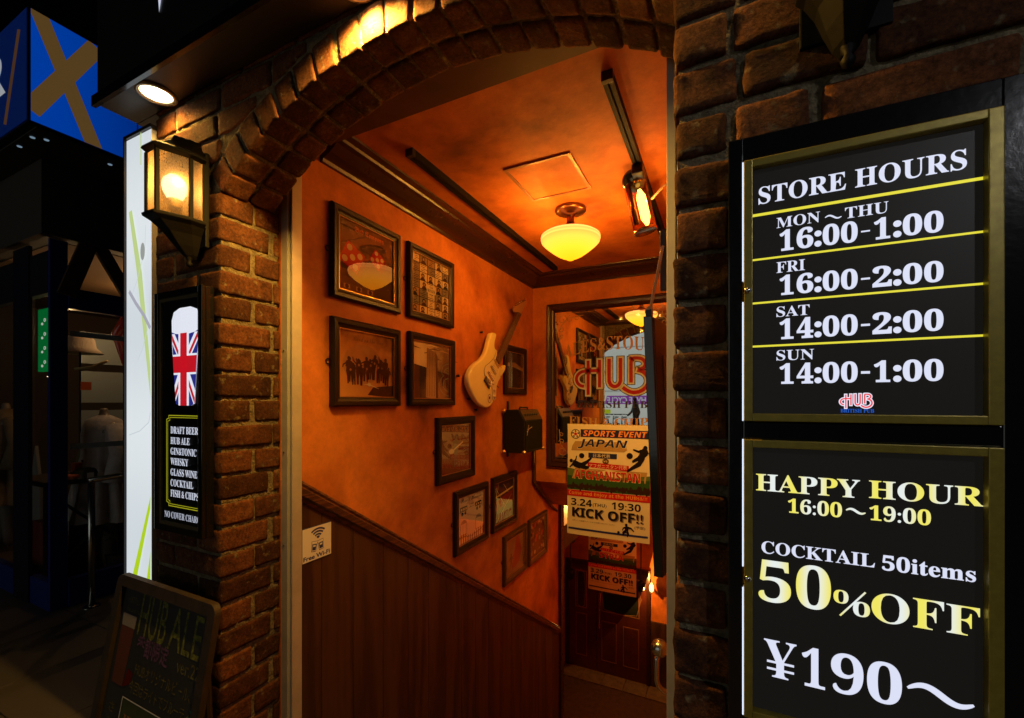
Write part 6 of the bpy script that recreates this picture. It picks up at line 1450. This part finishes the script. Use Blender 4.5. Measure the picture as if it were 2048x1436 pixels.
cr_ = thing('clothes_rack', 'steel rack of hanging clothes deep inside the shop', 'rack', (-5.3, 3.4, .03))
MB().tube([(-6.2, 3.4, .03), (-6.2, 3.4, 1.75), (-4.6, 3.4, 1.75), (-4.6, 3.4, .03)], .015, 8).build('frame', STEEL, cr_)
rg = random.Random(21); cols = [('rust', (.3, .06, .02)), ('navy', (.02, .03, .09)), ('stone', (.28, .24, .2)), ('olive', (.08, .09, .03)), ('red', (.4, .02, .015)), ('white', (.45, .42, .4)), ('mustard', (.4, .22, .03)), ('grey', (.12, .12, .12)), ('brown', (.12, .06, .03)), ('teal', (.02, .12, .12)), ('pink', (.4, .15, .15))]
kinds = ['shirt', 'coat', 'jumper', 'dress']
for k in range(11):
    x_ = -6.1 + k * .145; L_ = rg.uniform(.6, 1.05); wd_ = rg.uniform(.2, .26); mb = MB(); vs = []; fs = []; n_ = 16; cn_, cc_ = cols[k]
    prf = [(.03, 1.70), (.6, 1.62), (1.0, 1.55), (.85, 1.35), (.9, 1.62 - L_ * .7), (1.0, 1.62 - L_)]
    for i, (f_, z_) in enumerate(prf):
        for q in range(n_): t_ = 2 * PI * q / n_; vs.append((x_ + .045 * math.cos(t_) * (1 + .3 * math.sin(5 * t_ + i)), 3.4 + wd_ * f_ * math.sin(t_), z_))
    for i in range(len(prf) - 1):
        for q in range(n_): fs.append((i * n_ + q, i * n_ + (q + 1) % n_, (i + 1) * n_ + (q + 1) % n_, (i + 1) * n_ + q))
    tag(mb.add(vs, fs).build('hanging_garment', M('cloth_' + cn_, cc_, .85, bump=(40, .4, .008)), None, smooth=True), cn_ + ' ' + kinds[k % 4] + ' hanging on the steel rack inside the shop', 'garment', 'garments on the rack')
shf = thing('wall_shelves', 'dark wall shelves full of small goods at the back of the shop', 'shelves', (-5.5, 4.5, .03))
for k in range(5): MB().box(-7.2, -4.42, 4.3, 4.59, .45 + k * .42, .48 + k * .42).build('shelf', TW, shf)
for xx in (-7.2, -6.3, -5.35, -4.44): MB().box(xx, xx + .03, 4.3, 4.59, .03, 2.6).build('upright', TW, shf)
k_ = 0
for lv_ in range(5):
    x_ = -5.3; od = 0
    while x_ < -4.55:
        w3 = rg.uniform(.08, .2); h3 = rg.uniform(.08, .28); cn_, cc_ = rg.choice(cols); d3 = rg.uniform(.0, .08)
        o = MB().box(x_, x_ + w3, 4.32 + d3, 4.55, .481 + lv_ * .42, .481 + lv_ * .42 + h3).build('boxed_goods', M('box_' + cn_, cc_, .6), None, bevel=.006)
        od += 1; tag(o, 'small ' + cn_ + ' box, ' + ['first', 'second', 'third', 'fourth', 'fifth', 'sixth', 'seventh', 'eighth'][min(od, 8) - 1] + ' from the left on the ' + ['lowest', 'second', 'middle', 'fourth', 'top'][lv_] + ' shop shelf', 'box', 'boxes on the shop shelves'); x_ += w3 + rg.uniform(.01, .06)
# boards seen inside the window
a = at_(160, 690, 4.6); b = at_(255, 800, 4.6)
sp2 = thing('shop_posters', 'pale paper notices hanging in rows inside the shop window', 'notice', (a.x, a.y, b.z))
for k in range(3):
    c_ = at_(226, 700 + k * 75, 4.3); MB().box(c_.x - .004, c_.x, c_.y - .25, c_.y + .22, c_.z - .15, c_.z + .15).build('notice', M('notice_paper', (.26, .30, .30), .6), sp2)
for k, y_ in enumerate((672, 890)):
    c_ = fx(190, y_, SX - .016); tag(MB().box(SX - .016, SX - .0155, SY + .11, 2.6, c_[1] - .02, c_[1] + .02).build('window_strip', M('frosted_strip', (.5, .6, .65), .5)), ('upper' if k == 0 else 'lower') + ' pale horizontal frosted strip across the shop window', 'strip')
# floor panel standing inside the left window
a = fy(70, 1080, SY + .3); tag(MB().add([(a[0] - .12, SY + .3, .05), (a[0] + .12, SY + .3, .05), (a[0] + .1, SY + .3, .75), (a[0], SY + .3, 1.1), (a[0] - .1, SY + .3, .75), (a[0] - .12, SY + .32, .05), (a[0] + .12, SY + .32, .05), (a[0] + .1, SY + .32, .75), (a[0], SY + .32, 1.1), (a[0] - .1, SY + .32, .75)], [(0, 1, 2, 3, 4), (5, 6, 7, 8, 9), (0, 1, 6, 5), (1, 2, 7, 6), (2, 3, 8, 7), (3, 4, 9, 8), (4, 0, 5, 9)]).build('floor_sign', M('floor_sign_white', (.3, .28, .26), .5)), 'pointed pale floor sign standing inside the left shop window', 'sign')
# handrail outside
hr = thing('handrail', 'stainless steel handrail on a round post in front of the shop window', 'handrail', (-4.15, 1.507, 0))
hz_ = EYE - .575
MB().tube([(-4.15, 1.507, .0), (-4.15, 1.507, hz_)], .021, 14).build('post', STEEL, hr, smooth=True)
MB().tube([(-4.15, 1.49, hz_), (-4.15, 1.9, hz_ + .02), (-4.15, 3.4, hz_ + .05)], .02, 14).build('rail', STEEL, hr, smooth=True)
MB().tube([(-4.15, 3.3, .0), (-4.15, 3.3, hz_ + .04)], .021, 14).build('post', STEEL, hr, smooth=True)
MB().lathe([(.0001, .012), (.045, .01), (.05, 0)], (-4.15, 1.507, .0), 18).build('base_plate', STEEL, hr, smooth=True)
# pub side wall beyond the corner
struct('pub_side_wall', MB().box(-2.4, XW - .16, 1.26, 4.7, -.01, 5.5), M('side_wall_dark', (.03, .027, .025), .9, var=6))
struct('pub_upper_wall', MB().box(-2.4, 3.5, 1.0 + .26, 1.44, TOPZ, 5.5), MATS['side_wall_dark'])
struct('pub_right_wall', MB().box(XR + .16, 3.5, 1.26, 1.44, -.01, TOPZ), MATS['side_wall_dark'])

# ------------------------------------------------------------------ across the street, seen in the mirror
cs = thing('cycle_shop', 'white self-glowing shopfront with a purple banner across the street, seen in the pub mirror', 'shop', (-4, -9, 0))
MB().box(-12, 6, -9.4, -9.06, 0, 7).build('wall', MATS['shop_dark_front'] if 'shop_dark_front' in MATS else M('shop_dark_front', (.05, .05, .05), .8), cs)
MB().box(-8.5, -.5, -9.05, -9.0, .0, 5.2).build('glowing_wall_panel', grad_emis('white_wall_glow', (.32, .335, .30), (.38, .40, .36), .12, 1., 'Z'), cs)  # wall glows evenly in place of lamps shining on it
jm = MB()
for zz in (1.9, 3.6): jm.box(-8.5, -.5, -8.998, -8.99, zz, zz + .02)
jm.build('panel_joints', GRY, cs)
# virtual camera for the mirror: reflect through the mirror plane
def mir(x, y, Y):                                  # point on real plane Y whose mirror image shows at pixel
    g2 = 2 * gy - Y; a = fy(x, y, g2); return a[0], a[1]
bY = -8.9
b0 = mir(1209, 808, bY); b1 = mir(1300, 791, bY)
D = Draw(Pl('B', bY)); PUR = E('banner_purple', (.16, .03, .22), 1.)  # banner colours glow too, in place of light on the print
D.poly([(-b0[0], b0[1]), (-b0[0] - .1, b1[1]), (-b0[0] - 2.0, b1[1]), (-b0[0] - 2.0, b0[1])], PUR, 0)
BW = E('banner_white', (.33, .38, .37), 1.)
D.text('HVRE CYCLE', -b1[0] + .15, -mir(1214, 800, bY)[0], mir(1250, 806, bY)[1], mir(1250, 794, bY)[1], BW, .02, style='plain', bold=.02)
D.build('banner', None, cs)
yn = mir(1215, 822, -8.8); tag(MB().box(yn[0] - .12, yn[0] + .12, -8.82, -8.8, yn[1] - .1, yn[1] + .06).build('yellow_notice', E('notice_yellow', (.28, .33, .01), 1.)), 'small yellow notice on the white wall in the mirror', 'notice')  # notice glows in place of light falling on it
def bicycle(X, label, col):
    t = thing('bicycle', label, 'bicycle', (X, -8.0, 0), 'bicycles parked across the street')
    TY = M('tyre', (.02, .02, .02), .7); FR = M('bike_' + col[0], col[1], .4)
    for s_ in (-.52, .52):
        c_ = (X, -8.0 + s_, .34); w__ = MB().tube([(X, c_[1] + .33 * math.cos(q), .34 + .33 * math.sin(q)) for q in [2 * PI * k / 24 for k in range(25)]], .018, 6).build('wheel', TY, t, smooth=True)
        sp = MB()
        for k in range(8): q = PI * k / 8; sp.tube([(X, c_[1] + .32 * math.cos(q), .34 + .32 * math.sin(q)), (X, c_[1] - .32 * math.cos(q), .34 - .32 * math.sin(q))], .002, 4)
        sp.build('spokes', STEEL, w__)
    f_ = MB(); BB = (X, -8.05, .3); ST = (X, -8.17, .85); HD = (X, -7.62, .88); RW = (X, -8.52, .34); FWh = (X, -7.48, .34)
    for a_, b_ in ((BB, ST), (ST, HD), (BB, (X, -7.6, .78)), (BB, RW), (RW, ST), ((X, -7.66, .98), FWh)): f_.tube([a_, b_], .016, 8)
    f_.build('frame', FR, t, smooth=True)
    MB().tube([(X - .28, -7.72, 1.02), (X - .1, -7.66, 1.04), (X + .1, -7.66, 1.04), (X + .28, -7.72, 1.02)], .014, 8).build('handlebar', BLK, t, smooth=True)
    MB().box(X - .06, X + .06, -8.3, -8.05, .9, .94).build('saddle', BLK, t, bevel=.015)
for k, x_ in enumerate((1214, 1231, 1248)):
    g2 = fy(x_, 830, 2 * gy + 8.0)[0]
    bicycle(g2, ['bicycle nearest the yellow notice in the mirror', 'middle bicycle in the mirror below the purple banner', 'bicycle nearest the walking person in the mirror'][k], [('red', (.3, .03, .03)), ('grey', (.15, .16, .18)), ('blue', (.03, .06, .2))][k])
slp = thing('street_lamp', 'street lamp outside the pub, seen only as white glints on the glossy sign cabinet', 'street lamp', (2.3, -2.3, 0))
MB().tube([(2.3, -2.3, 0), (2.3, -2.3, 3.3), (2.15, -2.05, 3.45)], [.05, .035, .03], 12).build('pole', BLK, slp, smooth=True)
MB().box(1.95, 2.25, -2.05, -1.85, 3.36, 3.42).build('lamp_head', BLK, slp, bevel=.01); MB().box(1.98, 2.22, -2.03, -1.87, 3.352, 3.358).build('lamp_lens', E('cool_lens', (.9, .95, 1), 12), slp)
sl2 = bpy.data.lights.new('street_lamp_beam', 'SPOT'); sl2.energy = 72; sl2.color = (.95, .95, 1); sl2.spot_size = R(44); sl2.spot_blend = 1.; sl2.shadow_soft_size = .08
so2 = bpy.data.objects.new('street_lamp_beam', sl2); C.objects.link(so2); so2.location = (2.1, -1.95, 3.3); so2.rotation_euler = (Vector((.30, 1.0, 1.3)) - so2.location).to_track_quat('-Z', 'Y').to_euler(); setpar(so2, slp)
# a person walking across the street
pX = fy(1272, 830, 2 * gy + 7.0)[0]
me = bpy.data.meshes.new('person'); V_ = [(0, 0, .95), (0, .02, 1.15), (0, .03, 1.36), (0, .02, 1.47), (0, .04, 1.56), (0, .05, 1.66), (-.19, .02, 1.38), (-.26, .1, 1.14), (-.22, .26, 1.0), (.19, .02, 1.38), (.27, -.06, 1.14), (.26, .02, .9), (-.1, 0, .9), (-.1, .16, .5), (-.1, .06, .09), (-.1, .2, .04), (.1, 0, .9), (.1, -.08, .5), (.1, -.32, .12), (.1, -.2, .04)]
Rr = [.15, .125, .15, .06, .075, .085, .06, .045, .032, .06, .045, .032, .09, .06, .04, .035, .09, .06, .04, .035]
me.from_pydata(V_, [(0, 1), (1, 2), (2, 3), (3, 4), (4, 5), (2, 6), (6, 7), (7, 8), (2, 9), (9, 10), (10, 11), (0, 12), (12, 13), (13, 14), (14, 15), (0, 16), (16, 17), (17, 18), (18, 19)], [])
ob = bpy.data.objects.new('person', me); C.objects.link(ob); ob.modifiers.new('s', 'SKIN')
for i, sv in enumerate(me.skin_vertices[0].data): sv.radius = (Rr[i], Rr[i] * .8); sv.use_root = i == 0
ss = ob.modifiers.new('u', 'SUBSURF'); ss.levels = ss.render_levels = 2
m2 = bpy.data.meshes.new_from_object(ob.evaluated_get(bpy.context.evaluated_depsgraph_get())); bpy.data.objects.remove(ob)
m2.materials.clear()
for mt in (M('shirt_white', (.6, .6, .6), .8), M('trousers_dark', (.04, .04, .05), .8), M('skin_tone', (.45, .27, .18), .6), M('hair_black', (.015, .012, .01), .6)): m2.materials.append(mt)
for p in m2.polygons:
    c_ = p.center; p.use_smooth = True; p.material_index = 1 if c_.z < .93 and abs(c_.x) < .2 else (3 if c_.z > 1.66 or (c_.z > 1.55 and c_.y < .02) else (2 if c_.z > 1.45 or c_.z < 1.1 and abs(c_.x) > .2 else 0))
pe = bpy.data.objects.new('person', m2); C.objects.link(pe); pe.location = (pX, -7.0, 0); pe.rotation_euler = (0, 0, R(70)); tag(pe, 'person in a white top walking past the white shopfront, seen in the mirror', 'person')
for ob in C.objects:
    if ob.name.startswith('mortar') and ob.type == 'MESH': pass
print('objects', len(C.objects))
